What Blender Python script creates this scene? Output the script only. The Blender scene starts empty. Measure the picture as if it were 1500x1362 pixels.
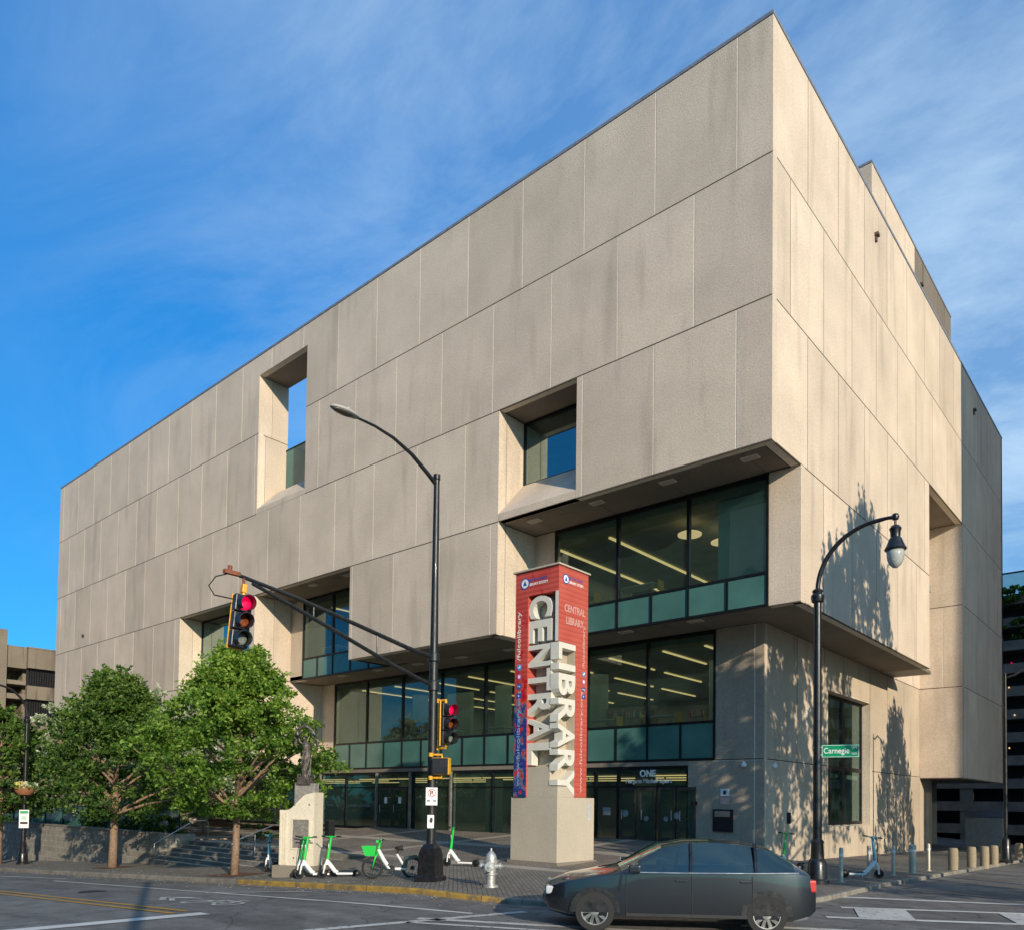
import bpy, bmesh, math, random
from mathutils import Vector, Matrix, noise
random.seed(7)
sc = bpy.context.scene
COL = sc.collection
R = math.radians
# ------------------------------------------------------------------ basics
class MB:
    """collects geometry, then links it as one mesh object"""
    def __init__(s): s.v=[]; s.f=[]; s.m=[]; s.t=[]; s.M=None
    def add(s, vs, fs, mi=0, tone=.5):
        b=len(s.v)
        if s.M is not None: vs=[s.M@Vector(p) for p in vs]
        s.v+= [tuple(p) for p in vs]
        for f in fs: s.f.append([i+b for i in f]); s.m.append(mi); s.t.append(tone)
        return s
    def quad(s,a,b,c,d,mi=0,tone=.5): return s.add([a,b,c,d],[(0,1,2,3)],mi,tone)
    def box(s,x0,x1,y0,y1,z0,z1,mi=0,tone=.5):
        vs=[(x0,y0,z0),(x1,y0,z0),(x1,y1,z0),(x0,y1,z0),(x0,y0,z1),(x1,y0,z1),(x1,y1,z1),(x0,y1,z1)]
        return s.add(vs,[(0,3,2,1),(4,5,6,7),(0,1,5,4),(1,2,6,5),(2,3,7,6),(3,0,4,7)],mi,tone)
    def bevbox(s,x0,x1,y0,y1,z0,z1,b=.01,mi=0,tone=.5):
        bm=bmesh.new(); bmesh.ops.create_cube(bm,size=1)
        for v in bm.verts: v.co=Vector(((x0+x1)/2+v.co.x*(x1-x0),(y0+y1)/2+v.co.y*(y1-y0),(z0+z1)/2+v.co.z*(z1-z0)))
        bmesh.ops.bevel(bm,geom=bm.edges[:],offset=b,segments=2,affect='EDGES',profile=.6)
        s.addbm(bm,mi,tone); return s
    def addbm(s,bm,mi=0,tone=.5):
        bm.verts.index_update()
        s.add([v.co.copy() for v in bm.verts],[[v.index for v in f.verts] for f in bm.faces],mi,tone); bm.free()
    def prism(s,pts,axis,a0,a1,mi=0,tone=.5):
        """pts: 2D polygon in the two other axes (order xyz minus axis)"""
        n=len(pts)
        def P(p,a):
            if axis=='x': return (a,p[0],p[1])
            if axis=='y': return (p[0],a,p[1])
            return (p[0],p[1],a)
        vs=[P(p,a0) for p in pts]+[P(p,a1) for p in pts]
        fs=[tuple(range(n)),tuple(range(2*n-1,n-1,-1))]+[(i,i+n,(i+1)%n+n,(i+1)%n) for i in range(n)]
        return s.add(vs,fs,mi,tone)
    def tube(s,pts,rad,seg=12,mi=0,tone=.5,cap=True):
        pts=[Vector(p) for p in pts]; n=len(pts)
        if not hasattr(rad,'__len__'): rad=[rad]*n
        vs=[];fs=[]; up=Vector((0,0,1)); prev=None
        for i,p in enumerate(pts):
            d=(pts[min(i+1,n-1)]-pts[max(i-1,0)]).normalized()
            if prev is None:
                a=d.cross(up)
                if a.length<.05: a=d.cross(Vector((0,1,0)))
                a.normalize()
            else:
                a=prev-d*prev.dot(d); a.normalize()
            prev=a; b=d.cross(a)
            for k in range(seg):
                t=2*math.pi*k/seg; vs.append(p+a*(math.cos(t)*rad[i])+b*(math.sin(t)*rad[i]))
        for i in range(n-1):
            for k in range(seg):
                k2=(k+1)%seg; fs.append((i*seg+k,i*seg+k2,(i+1)*seg+k2,(i+1)*seg+k))
        if cap: fs.append(tuple(range(seg-1,-1,-1))); fs.append(tuple((n-1)*seg+k for k in range(seg)))
        return s.add(vs,fs,mi,tone)
    def lathe(s,prof,c=(0,0,0),seg=16,mi=0,tone=.5,axis='z',cap=True):
        vs=[];fs=[]; n=len(prof)
        for r,h in prof:
            for k in range(seg):
                t=2*math.pi*(k+.5)/seg
                a,b=math.cos(t)*r,math.sin(t)*r
                if axis=='z': vs.append((c[0]+a,c[1]+b,c[2]+h))
                elif axis=='x': vs.append((c[0]+h,c[1]+a,c[2]+b))
                else: vs.append((c[0]+a,c[1]+h,c[2]+b))
        for i in range(n-1):
            for k in range(seg):
                k2=(k+1)%seg; fs.append((i*seg+k,i*seg+k2,(i+1)*seg+k2,(i+1)*seg+k))
        if cap: fs.append(tuple(range(seg-1,-1,-1))); fs.append(tuple((n-1)*seg+k for k in range(seg)))
        return s.add(vs,fs,mi,tone)
    def build(s,name,mats,parent=None,smooth=False,loc=None,rotz=0):
        me=bpy.data.meshes.new(name); me.from_pydata(s.v,[],s.f)
        if not isinstance(mats,(list,tuple)): mats=[mats]
        for m in mats: me.materials.append(m)
        me.polygons.foreach_set('material_index',s.m)
        at=me.attributes.new('tone','FLOAT','FACE'); at.data.foreach_set('value',s.t)
        if smooth is True: me.polygons.foreach_set('use_smooth',[True]*len(s.f))
        elif smooth:
            me.polygons.foreach_set('use_smooth',[True]*len(s.f)); me.set_sharp_from_angle(angle=R(smooth))
        me.update()
        o=bpy.data.objects.new(name,me); COL.objects.link(o)
        if parent: o.parent=parent
        if loc: o.location=loc
        o.rotation_euler[2]=rotz
        return o
def tag(o,label=None,cat=None,group=None,kind=None):
    if label: o['label']=label
    if cat: o['category']=cat
    if group: o['group']=group
    if kind: o['kind']=kind
    return o
def thing(name,label,cat,loc=(0,0,0),rotz=0,group=None):
    o=bpy.data.objects.new(name,None); COL.objects.link(o); o.location=loc; o.rotation_euler=(0,0,rotz)
    o.empty_display_size=.2
    return tag(o,label,cat,group)
def copy_tree(o,parent=None,kids=None):
    c=o.copy(); COL.objects.link(c)
    if parent: c.parent=parent
    for ch in [x for x in bpy.data.objects if x.parent==o]:
        copy_tree(ch,c)
    return c
def text_mb(txt,size,extrude=.0,bold=0.0,align='CENTER',spacing=1.0):
    """real text outline turned into vertices and faces, in the local XY plane"""
    cu=bpy.data.curves.new('t','FONT'); cu.body=txt; cu.size=size; cu.extrude=extrude; cu.offset=bold
    cu.align_x=align; cu.align_y='CENTER'; cu.space_character=spacing; cu.resolution_u=4
    o=bpy.data.objects.new('t',cu); COL.objects.link(o)
    dg=bpy.context.evaluated_depsgraph_get(); dg.update()
    me=bpy.data.meshes.new_from_object(o.evaluated_get(dg))
    vs=[v.co.copy() for v in me.vertices]; fs=[list(p.vertices) for p in me.polygons]
    bpy.data.objects.remove(o); bpy.data.meshes.remove(me); bpy.data.curves.remove(cu)
    return vs,fs
def put_text(mb,txt,size,M,extrude=0.0,bold=0.0,align='CENTER',mi=0,spacing=1.0,fit=None):
    vs,fs=text_mb(txt,size,extrude,bold,align,spacing)
    if fit:   # (width,height) to stretch to, centred
        xs=[v.x for v in vs]; ys=[v.y for v in vs]
        w,h=max(xs)-min(xs),max(ys)-min(ys); cx,cy=(max(xs)+min(xs))/2,(max(ys)+min(ys))/2
        for v in vs: v.x=(v.x-cx)*fit[0]/w; v.y=(v.y-cy)*fit[1]/h
    mb.add([M@v for v in vs],fs,mi)
def frame(o,x,y,z=None):
    """matrix from origin and two axes"""
    x=Vector(x).normalized(); y=Vector(y).normalized(); z=x.cross(y)
    return Matrix(((x.x,y.x,z.x,o[0]),(x.y,y.y,z.y,o[1]),(x.z,y.z,z.z,o[2]),(0,0,0,1)))
# ------------------------------------------------------------------ materials
def mat(name):
    m=bpy.data.materials.new(name); m.use_nodes=True
    nt=m.node_tree; b=nt.nodes['Principled BSDF']; return m,nt,b
def N(nt,t,**kw):
    n=nt.nodes.new(t)
    for k,v in kw.items():
        if k in n.inputs.keys(): n.inputs[k].default_value=v
        else: setattr(n,k,v)
    return n
def ramp(nt,src,stops):
    r=nt.nodes.new('ShaderNodeValToRGB'); e=r.color_ramp.elements
    while len(e)<len(stops): e.new(.5)
    for i,(p,c) in enumerate(stops):
        e[i].position=p; e[i].color=(*c,1) if hasattr(c,'__len__') else (c,c,c,1)
    nt.links.new(src,r.inputs[0]); return r.outputs[0]
def mul(nt,a,b,fac=1.0,mode='MULTIPLY'):
    n=nt.nodes.new('ShaderNodeMix'); n.data_type='RGBA'; n.blend_type=mode; n.inputs[0].default_value=fac
    nt.links.new(a,n.inputs[6])
    if hasattr(b,'is_output'): nt.links.new(b,n.inputs[7])
    else: n.inputs[7].default_value=(*b,1)
    return n.outputs[2]
def mapping(nt,scale=(1,1,1),rot=(0,0,0),loc=(0,0,0),coord='Object'):
    tc=nt.nodes.new('ShaderNodeTexCoord'); mp=nt.nodes.new('ShaderNodeMapping')
    mp.inputs['Scale'].default_value=scale; mp.inputs['Rotation'].default_value=rot; mp.inputs['Location'].default_value=loc
    nt.links.new(tc.outputs[coord],mp.inputs[0]); return mp.outputs[0]
def noi(nt,vec,scale,detail=3,rough=.5):
    n=nt.nodes.new('ShaderNodeTexNoise'); n.inputs['Scale'].default_value=scale; n.inputs['Detail'].default_value=detail
    n.inputs['Roughness'].default_value=rough; nt.links.new(vec,n.inputs['Vector']); return n.outputs['Fac']
def simple(name,col,rough=.6,metal=0,var=.25,scale=4,bump=0,bscale=40,spec=.5,coat=0):
    m,nt,b=mat(name); v=mapping(nt)
    f=noi(nt,v,scale,5,.6)
    c=ramp(nt,f,[(.3,tuple(max(0,x*(1-var)) for x in col)),(.7,tuple(min(1,x*(1+var)) for x in col))])
    nt.links.new(c,b.inputs['Base Color']); b.inputs['Roughness'].default_value=rough; b.inputs['Metallic'].default_value=metal
    b.inputs['Specular IOR Level'].default_value=spec; b.inputs['Coat Weight'].default_value=coat
    r=ramp(nt,f,[(.3,max(0,rough-.08)),(.7,min(1,rough+.1))]); nt.links.new(r,b.inputs['Roughness'])
    if bump:
        bn=nt.nodes.new('ShaderNodeBump'); bn.inputs['Strength'].default_value=bump; bn.inputs['Distance'].default_value=.01
        nt.links.new(noi(nt,v,bscale,4),bn.inputs['Height']); nt.links.new(bn.outputs[0],b.inputs['Normal'])
    return m
def concrete(name,base,dark,streak=.35,speck=.5):
    m,nt,b=mat(name); v=mapping(nt)
    at=N(nt,'ShaderNodeAttribute',attribute_name='tone')
    c=ramp(nt,at.outputs['Fac'],[(0,tuple(x*.84 for x in base)),(1,tuple(x*1.08 for x in base))])
    # coarse clouding
    c=mul(nt,c,ramp(nt,noi(nt,v,.35,6,.6),[(.3,.86),(.7,1.08)]))
    # rain stains, stretched down and leaning a little
    vs=mapping(nt,scale=(1.25,1.25,.16),rot=(R(-20),R(-25),R(0)))
    big=ramp(nt,noi(nt,mapping(nt,scale=(.28,.28,.28)),1.0,2,.5),[(.45,0.0),(.62,1.0)])
    st=mul(nt,ramp(nt,noi(nt,vs,1.0,4,.5),[(.54,1.0),(.68,.50)]),big,1,'MIX') if False else ramp(nt,noi(nt,vs,1.0,4,.5),[(.55,1.0),(.70,.42)])
    c=mul(nt,c,st,streak)
    vs2=mapping(nt,scale=(5,5,.16))
    c=mul(nt,c,ramp(nt,noi(nt,vs2,1.0,4,.6),[(.45,1.0),(.80,.80)]),streak*.6)
    # aggregate
    sp=ramp(nt,noi(nt,v,14,8,.78),[(.36,.70),(.5,1.0),(.64,1.22)])
    c=mul(nt,c,sp,speck)
    sp2=ramp(nt,noi(nt,v,45,3,.8),[(.30,.6),(.45,1.0),(.7,1.25)])
    c=mul(nt,c,sp2,speck)
    nt.links.new(c,b.inputs['Base Color']); b.inputs['Roughness'].default_value=.92; b.inputs['Specular IOR Level'].default_value=.2
    bn=nt.nodes.new('ShaderNodeBump'); bn.inputs['Strength'].default_value=.55; bn.inputs['Distance'].default_value=.03
    nt.links.new(noi(nt,v,22,6,.7),bn.inputs['Height']); nt.links.new(bn.outputs[0],b.inputs['Normal'])
    return m
M={}
M['conc']=concrete('concrete_panel',(.665,.55,.435),(.2,.2,.2),.27,.6)
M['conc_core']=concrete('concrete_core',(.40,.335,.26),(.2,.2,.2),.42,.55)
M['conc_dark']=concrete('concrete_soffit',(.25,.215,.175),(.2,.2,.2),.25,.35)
M['conc_garage']=concrete('weathered_concrete',(.24,.20,.155),(.1,.1,.1),.9,.5)
M['conc_cream']=concrete('cast_stone_cream',(.74,.66,.52),(.1,.1,.1),.3,.35)
M['conc_pillar']=concrete('sign_concrete',(.52,.455,.36),(.1,.1,.1),.3,.3)
M['letter']=simple('letter_stone',(.66,.63,.55),.7,var=.06)
M['caulk']=simple('joint_sealant',(.74,.66,.54),.8,var=.1)
M['joint']=simple('shadow_joint',(.10,.075,.055),.9,var=.3)
M['cap']=simple('roof_cap_metal',(.20,.22,.26),.5,.1)
M['frame']=simple('bronze_frame',(.012,.014,.016),.4,.3,spec=.4)
M['black']=simple('black_paint',(.012,.012,.014),.32,.0,var=.4,scale=9,coat=.3)
M['blackr']=simple('black_rubber',(.014,.014,.014),.75)
M['pole']=simple('pole_grey_paint',(.014,.016,.018),.42,.1,var=.35,scale=7,coat=.2)
M['yellow']=simple('signal_yellow',(.72,.36,.02),.45,var=.2,scale=12)
M['signal']=simple('signal_black',(.012,.014,.020),.4,var=.4)
M['steel']=simple('steel',(.55,.54,.52),.35,.9,var=.15)
M['silver']=simple('hydrant_silver',(.52,.52,.50),.42,.6,var=.2,scale=12,bump=.3)
M['white']=simple('white_paint',(.78,.77,.74),.4,var=.05,scale=6)
M['green']=simple('bright_green_paint',(.02,.52,.07),.35,var=.08,coat=.3)
M['blue']=simple('pale_blue_paint',(.06,.28,.42),.4,var=.1)
M['bronze']=simple('statue_bronze',(.13,.115,.10),.5,.45,var=.6,scale=9,bump=.6,bscale=18)
M['bark']=simple('bark',(.25,.165,.11),.9,var=.4,scale=14,bump=.8,bscale=30)
M['brick_path']=None
M['wood']=simple('interior_wood',(.35,.22,.08),.6)
M['signwhite']=simple('sign_white',(.8,.8,.78),.45,var=.03)
M['signgreen']=simple('sign_green',(.0,.28,.12),.4,var=.05)
M['signred']=simple('sign_red',(.55,.02,.02),.4,var=.05)
M['signblue']=simple('sign_blue',(.02,.08,.35),.4,var=.05)
M['ink']=simple('ink',(.01,.01,.012),.5)
M['interior']=simple('interior_wall',(.26,.27,.23),.9,var=.2,scale=1)
M['interior_floor']=simple('interior_floor',(.22,.19,.15),.5,var=.3,scale=2)
M['table']=simple('table_top',(.6,.75,.7),.35,var=.05)
M['chairy']=simple('chair_yellow',(.65,.5,.08),.5,var=.1)
def emis(name,col,s):
    m=bpy.data.materials.new(name); m.use_nodes=True; nt=m.node_tree; b=nt.nodes['Principled BSDF']
    b.inputs['Base Color'].default_value=(*col,1); b.inputs['Emission Color'].default_value=(*col,1); b.inputs['Emission Strength'].default_value=s
    return m
M['strip']=emis('warm_strip_lamp',(1,.70,.30),.95)
M['disc']=emis('pendant_glow',(1,.66,.34),.9)
M['red_on']=emis('red_lens_lit',(.85,.0,.06),.9)
M['amber']=simple('amber_lens',(.22,.05,.01),.25,var=.5,scale=30,coat=.5)
M['greenlens']=simple('clear_green_lens',(.16,.19,.17),.2,var=.5,scale=30,coat=.6)
M['soffit_lamp']=simple('soffit_lamp_glass',(.42,.39,.34),.4,var=.05)
def glass(name,tint,gloss=.16,rough=.0,dirt_glow=.05):
    m=bpy.data.materials.new(name); m.use_nodes=True; nt=m.node_tree; nt.nodes.clear()
    out=nt.nodes.new('ShaderNodeOutputMaterial')
    tr=N(nt,'ShaderNodeBsdfTransparent',Color=(*tint,1)); gl=N(nt,'ShaderNodeBsdfGlossy',Color=(.72,.95,.95,1),Roughness=rough)
    df=N(nt,'ShaderNodeBsdfDiffuse',Color=(.10,.20,.17,1))
    fr=N(nt,'ShaderNodeFresnel',IOR=1.5); v=mapping(nt)
    bn=N(nt,'ShaderNodeBump',Strength=.03,Distance=.05); nt.links.new(noi(nt,v,.7,2),bn.inputs['Height']); nt.links.new(bn.outputs[0],gl.inputs['Normal'])
    ma=N(nt,'ShaderNodeMath',operation='MULTIPLY_ADD'); ma.inputs[1].default_value=1.6; ma.inputs[2].default_value=gloss; nt.links.new(fr.outputs[0],ma.inputs[0])
    mx0=nt.nodes.new('ShaderNodeMixShader'); mx0.inputs[0].default_value=dirt_glow; nt.links.new(tr.outputs[0],mx0.inputs[1]); nt.links.new(df.outputs[0],mx0.inputs[2])
    mx=nt.nodes.new('ShaderNodeMixShader'); nt.links.new(ma.outputs[0],mx.inputs[0]); nt.links.new(mx0.outputs[0],mx.inputs[1]); nt.links.new(gl.outputs[0],mx.inputs[2])
    nt.links.new(mx.outputs[0],out.inputs[0]); return m
M['glass']=glass('tinted_glass',(.60,.76,.70),.04,dirt_glow=.13)  # extra green diffuse paints the glow of the lit rooms into the pane
M['glass_blue']=glass('sky_tinted_glass',(.25,.36,.42),.28)
M['glass_clear']=glass('clear_glass',(.75,.82,.80),.03,dirt_glow=.04)
M['carglass']=glass('car_glass',(.40,.44,.44),.06)
def spandrel():
    m,nt,b=mat('teal_spandrel_glass'); v=mapping(nt)
    c=ramp(nt,noi(nt,v,.6,4),[(.3,(.050,.135,.12)),(.7,(.085,.21,.185))])
    nt.links.new(c,b.inputs['Base Color']); b.inputs['Roughness'].default_value=.12; b.inputs['Specular IOR Level'].default_value=.6
    return m
M['spandrel']=spandrel()
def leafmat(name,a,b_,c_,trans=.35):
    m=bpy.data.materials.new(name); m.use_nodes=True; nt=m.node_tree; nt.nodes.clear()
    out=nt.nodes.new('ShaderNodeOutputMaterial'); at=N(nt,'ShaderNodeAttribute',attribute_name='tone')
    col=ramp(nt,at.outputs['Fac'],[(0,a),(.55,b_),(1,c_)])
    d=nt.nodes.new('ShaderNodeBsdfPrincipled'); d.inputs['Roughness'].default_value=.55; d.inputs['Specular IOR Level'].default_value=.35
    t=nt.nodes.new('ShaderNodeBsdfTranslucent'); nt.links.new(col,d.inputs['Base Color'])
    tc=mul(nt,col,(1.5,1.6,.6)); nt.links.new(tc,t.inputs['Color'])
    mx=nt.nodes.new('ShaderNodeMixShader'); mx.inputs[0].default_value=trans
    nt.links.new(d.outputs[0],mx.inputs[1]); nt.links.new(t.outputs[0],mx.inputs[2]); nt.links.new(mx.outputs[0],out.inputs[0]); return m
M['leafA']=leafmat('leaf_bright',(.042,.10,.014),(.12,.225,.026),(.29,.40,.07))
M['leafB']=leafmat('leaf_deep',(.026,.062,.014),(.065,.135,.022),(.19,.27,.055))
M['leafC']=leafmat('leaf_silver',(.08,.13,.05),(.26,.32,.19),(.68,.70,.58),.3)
M['flower']=leafmat('flower_mix',(.5,.45,.1),(.6,.55,.4),(.75,.7,.6),.1)
# ------------------------------------------------------------------ camera and light
SW,SH=1500.,1362.
cp=dict(X=2.1508*4.8,Y=-5.1278*4.8,Z=1.65,yaw=.7239,pitch=.0309,roll=.0136,f=1154.85,cx=738.06,cy=1137.35)
fw=Vector((-math.sin(cp['yaw']),math.cos(cp['yaw']),0)); rt=Vector((math.cos(cp['yaw']),math.sin(cp['yaw']),0)); up=Vector((0,0,1))
c_,s_=math.cos(cp['pitch']),math.sin(cp['pitch']); fw,up=c_*fw+s_*up,-s_*fw+c_*up
c_,s_=math.cos(cp['roll']),math.sin(cp['roll']); rt,up=c_*rt+s_*up,-s_*rt+c_*up
cam=bpy.data.cameras.new('camera'); co=bpy.data.objects.new('camera',cam); COL.objects.link(co)
co.matrix_world=Matrix(((rt.x,up.x,-fw.x,cp['X']),(rt.y,up.y,-fw.y,cp['Y']),(rt.z,up.z,-fw.z,cp['Z']),(0,0,0,1)))
cam.sensor_fit='HORIZONTAL'; cam.sensor_width=36; cam.lens=36*cp['f']/SW
cam.shift_x=(SW/2-cp['cx'])/SW; cam.shift_y=(cp['cy']-SH/2)/SW
cam.clip_start=.1; cam.clip_end=4000; sc.camera=co
sun_to=Vector((1,-.47,.345)).normalized(); elev=math.asin(sun_to.z); az=math.atan2(sun_to.x,sun_to.y)
w=bpy.data.worlds.new('World'); sc.world=w; w.use_nodes=True; nt=w.node_tree; nt.nodes.clear()
out=nt.nodes.new('ShaderNodeOutputWorld'); bg=nt.nodes.new('ShaderNodeBackground'); bg.inputs[1].default_value=.122
sky=nt.nodes.new('ShaderNodeTexSky'); sky.sky_type='NISHITA'; sky.sun_disc=False; sky.sun_elevation=elev; sky.sun_rotation=az
sky.air_density=1.0; sky.dust_density=.6; sky.ozone_density=2.2; sky.altitude=300
tc=nt.nodes.new('ShaderNodeTexCoord'); sep=nt.nodes.new('ShaderNodeSeparateXYZ'); nt.links.new(tc.outputs['Generated'],sep.inputs[0])
zz=N(nt,'ShaderNodeMath',operation='MAXIMUM'); zz.inputs[1].default_value=.03; nt.links.new(sep.outputs[2],zz.inputs[0])
za=N(nt,'ShaderNodeMath',operation='ADD'); za.inputs[1].default_value=.12; nt.links.new(zz.outputs[0],za.inputs[0])
dv=[]
for i in (0,1):
    d=N(nt,'ShaderNodeMath',operation='DIVIDE'); nt.links.new(sep.outputs[i],d.inputs[0]); nt.links.new(za.outputs[0],d.inputs[1]); dv.append(d.outputs[0])
cb=nt.nodes.new('ShaderNodeCombineXYZ'); nt.links.new(dv[0],cb.inputs[0]); nt.links.new(dv[1],cb.inputs[1])
mp=nt.nodes.new('ShaderNodeMapping'); mp.inputs['Rotation'].default_value=(0,0,R(-52)); mp.inputs['Scale'].default_value=(.75,1.5,1); mp.inputs['Location'].default_value=(3.1,1.7,0)
nt.links.new(cb.outputs[0],mp.inputs[0])
n1=N(nt,'ShaderNodeTexNoise'); n1.inputs['Scale'].default_value=1.5; n1.inputs['Detail'].default_value=12; n1.inputs['Roughness'].default_value=.66; n1.inputs['Distortion'].default_value=.7
nt.links.new(mp.outputs[0],n1.inputs['Vector'])
n2=N(nt,'ShaderNodeTexNoise'); n2.inputs['Scale'].default_value=.45; n2.inputs['Detail'].default_value=4; nt.links.new(mp.outputs[0],n2.inputs['Vector'])
c1=ramp(nt,n1.outputs['Fac'],[(.36,0.0),(.76,1.0)]); c2=ramp(nt,n2.outputs['Fac'],[(.36,.55),(.60,1.0)])
cl=mul(nt,c1,c2)
# the haze thickens to the right of the view (towards +Y / +X) and thins out to the west
dt=nt.nodes.new('ShaderNodeVectorMath'); dt.operation='DOT_PRODUCT'; dt.inputs[1].default_value=(.75,.62,.2); nt.links.new(tc.outputs['Generated'],dt.inputs[0])
hz=N(nt,'ShaderNodeMapRange'); hz.inputs['From Min'].default_value=-.25; hz.inputs['From Max'].default_value=.8; hz.inputs['To Min'].default_value=.0; hz.inputs['To Max'].default_value=.30
nt.links.new(dt.outputs['Value'],hz.inputs['Value'])
amt=N(nt,'ShaderNodeMath',operation='MULTIPLY_ADD'); amt.inputs[1].default_value=.58
lf=N(nt,'ShaderNodeMapRange'); lf.inputs['From Min'].default_value=-.50; lf.inputs['From Max'].default_value=-.05; nt.links.new(dt.outputs['Value'],lf.inputs['Value'])
clm=N(nt,'ShaderNodeMath',operation='MULTIPLY'); nt.links.new(cl,clm.inputs[0]); nt.links.new(lf.outputs[0],clm.inputs[1]); nt.links.new(clm.outputs[0],amt.inputs[0]); nt.links.new(hz.outputs[0],amt.inputs[2])
am2=N(nt,'ShaderNodeMath',operation='MINIMUM'); am2.inputs[1].default_value=.85; nt.links.new(amt.outputs[0],am2.inputs[0])
skc=mul(nt,mul(nt,sky.outputs[0],(.20,.97,1.50)),ramp(nt,sep.outputs[2],[(.0,.62),(.3,.95),(.75,1.5)]))
mx=nt.nodes.new('ShaderNodeMix'); mx.data_type='RGBA'; nt.links.new(am2.outputs[0],mx.inputs[0]); nt.links.new(skc,mx.inputs[6]); mx.inputs[7].default_value=(5.9,7.7,9.2,1)
nt.links.new(mx.outputs[2],bg.inputs[0]); nt.links.new(bg.outputs[0],out.inputs[0])
sl=bpy.data.lights.new('sun','SUN'); sl.energy=4.7; sl.angle=R(.5); sl.color=(1,.86,.66)
so=bpy.data.objects.new('sun',sl); COL.objects.link(so); so.rotation_euler=sun_to.to_track_quat('Z','Y').to_euler()
sc.view_settings.view_transform='Standard'; sc.view_settings.look='None'; sc.view_settings.exposure=0
sc.cycles.max_bounces=8; sc.cycles.transparent_max_bounces=12
# ------------------------------------------------------------------ terrain heights (the street falls to the west)
def sm(x,a,b):
    t=max(0.,min(1.,(x-a)/(b-a))); return t*t*(3-2*t)
def g(x,y):
    z=-.5+.05*min(0.,max(-62.,x+3))
    return z-.018*min(60,max(0.,y+2))*sm(x,-12,0)
def P0(x,y): return -.40+.054*max(0,min(8.83,y+4))
def Ee(x,y): return -.40-.018*min(60,max(0,y+2))
def hp(x,y):
    k=sm(x,-7,-.5); return P0(x,y)*(1-k)+Ee(x,y)*k
def hs(x,y):
    k=sm(-x,5,12); base=g(x,-12)+.13+.02*(y+12)*k
    e=sm(x,-5,1); base=base*(1-e)+Ee(x,y)*e
    w2=sm(x,-17,-10)*sm(y,-11.5,-6.5)
    return base*(1-w2)+hp(x,-6.5)*w2
def hh(x,y): return hs(x,y) if y<-6.5 else hp(x,y)
# kerb line: along y=-12.3, a 6.2 m corner, then along x=4
KC=(-2.2,-6.1); KR=6.2
kerbline=[(x,-12.3) for x in [-140,-100,-75]]+[(-62+i*1.5,-12.3) for i in range(40)]+[(KC[0]+KR*math.sin(a),KC[1]-KR*math.cos(a)) for a in [i*math.pi/2/20 for i in range(0,21)]]+[(4.0,-5+1.5*i) for i in range(0,52)]
def asphalt():
    m,nt,b=mat('asphalt'); v=mapping(nt)
    c=ramp(nt,noi(nt,v,.28,7,.62),[(.32,(.135,.126,.115)),(.68,(.215,.203,.187))])
    c=mul(nt,c,ramp(nt,noi(nt,v,55,4,.8),[(.32,.55),(.5,1.0),(.66,1.55)]),.8)
    c=mul(nt,c,ramp(nt,noi(nt,v,2.4,6,.7),[(.38,.80),(.62,1.12)]))
    # cracks and tar lines
    vo=nt.nodes.new('ShaderNodeTexVoronoi'); vo.feature='DISTANCE_TO_EDGE'; vo.inputs['Scale'].default_value=.33
    wv=nt.nodes.new('ShaderNodeVectorMath'); wv.operation='MULTIPLY_ADD'; wv.inputs[1].default_value=(.9,.9,.9)
    nz=nt.nodes.new('ShaderNodeTexNoise'); nz.inputs['Scale'].default_value=1.3; nz.inputs['Detail'].default_value=5; nt.links.new(v,nz.inputs['Vector'])
    nt.links.new(nz.outputs['Color'],wv.inputs[0]); nt.links.new(v,wv.inputs[2]); nt.links.new(wv.outputs[0],vo.inputs['Vector'])
    c=mul(nt,c,ramp(nt,vo.outputs['Distance'],[(.0,.35),(.012,1.0)]),.7)
    c=mul(nt,c,ramp(nt,noi(nt,mapping(nt,scale=(.45,.9,1),loc=(3,7,0)),1,2,.3),[(.60,1.0),(.615,.70)]),.6)
    c=mul(nt,c,ramp(nt,noi(nt,mapping(nt,loc=(9,2,0)),3.5,3,.5),[(.66,1.0),(.74,.55)]),.8)
    # wheel-worn streaks running along the street
    vs=mapping(nt,scale=(.06,1.1,1)); c=mul(nt,c,ramp(nt,noi(nt,vs,1,4),[(.4,.82),(.6,1.12)]),.8)
    nt.links.new(c,b.inputs['Base Color']); b.inputs['Roughness'].default_value=.85; b.inputs['Specular IOR Level'].default_value=.35
    bn=nt.nodes.new('ShaderNodeBump'); bn.inputs['Strength'].default_value=.6; bn.inputs['Distance'].default_value=.012
    nt.links.new(noi(nt,v,70,3),bn.inputs['Height']); nt.links.new(bn.outputs[0],b.inputs['Normal']); return m
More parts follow.
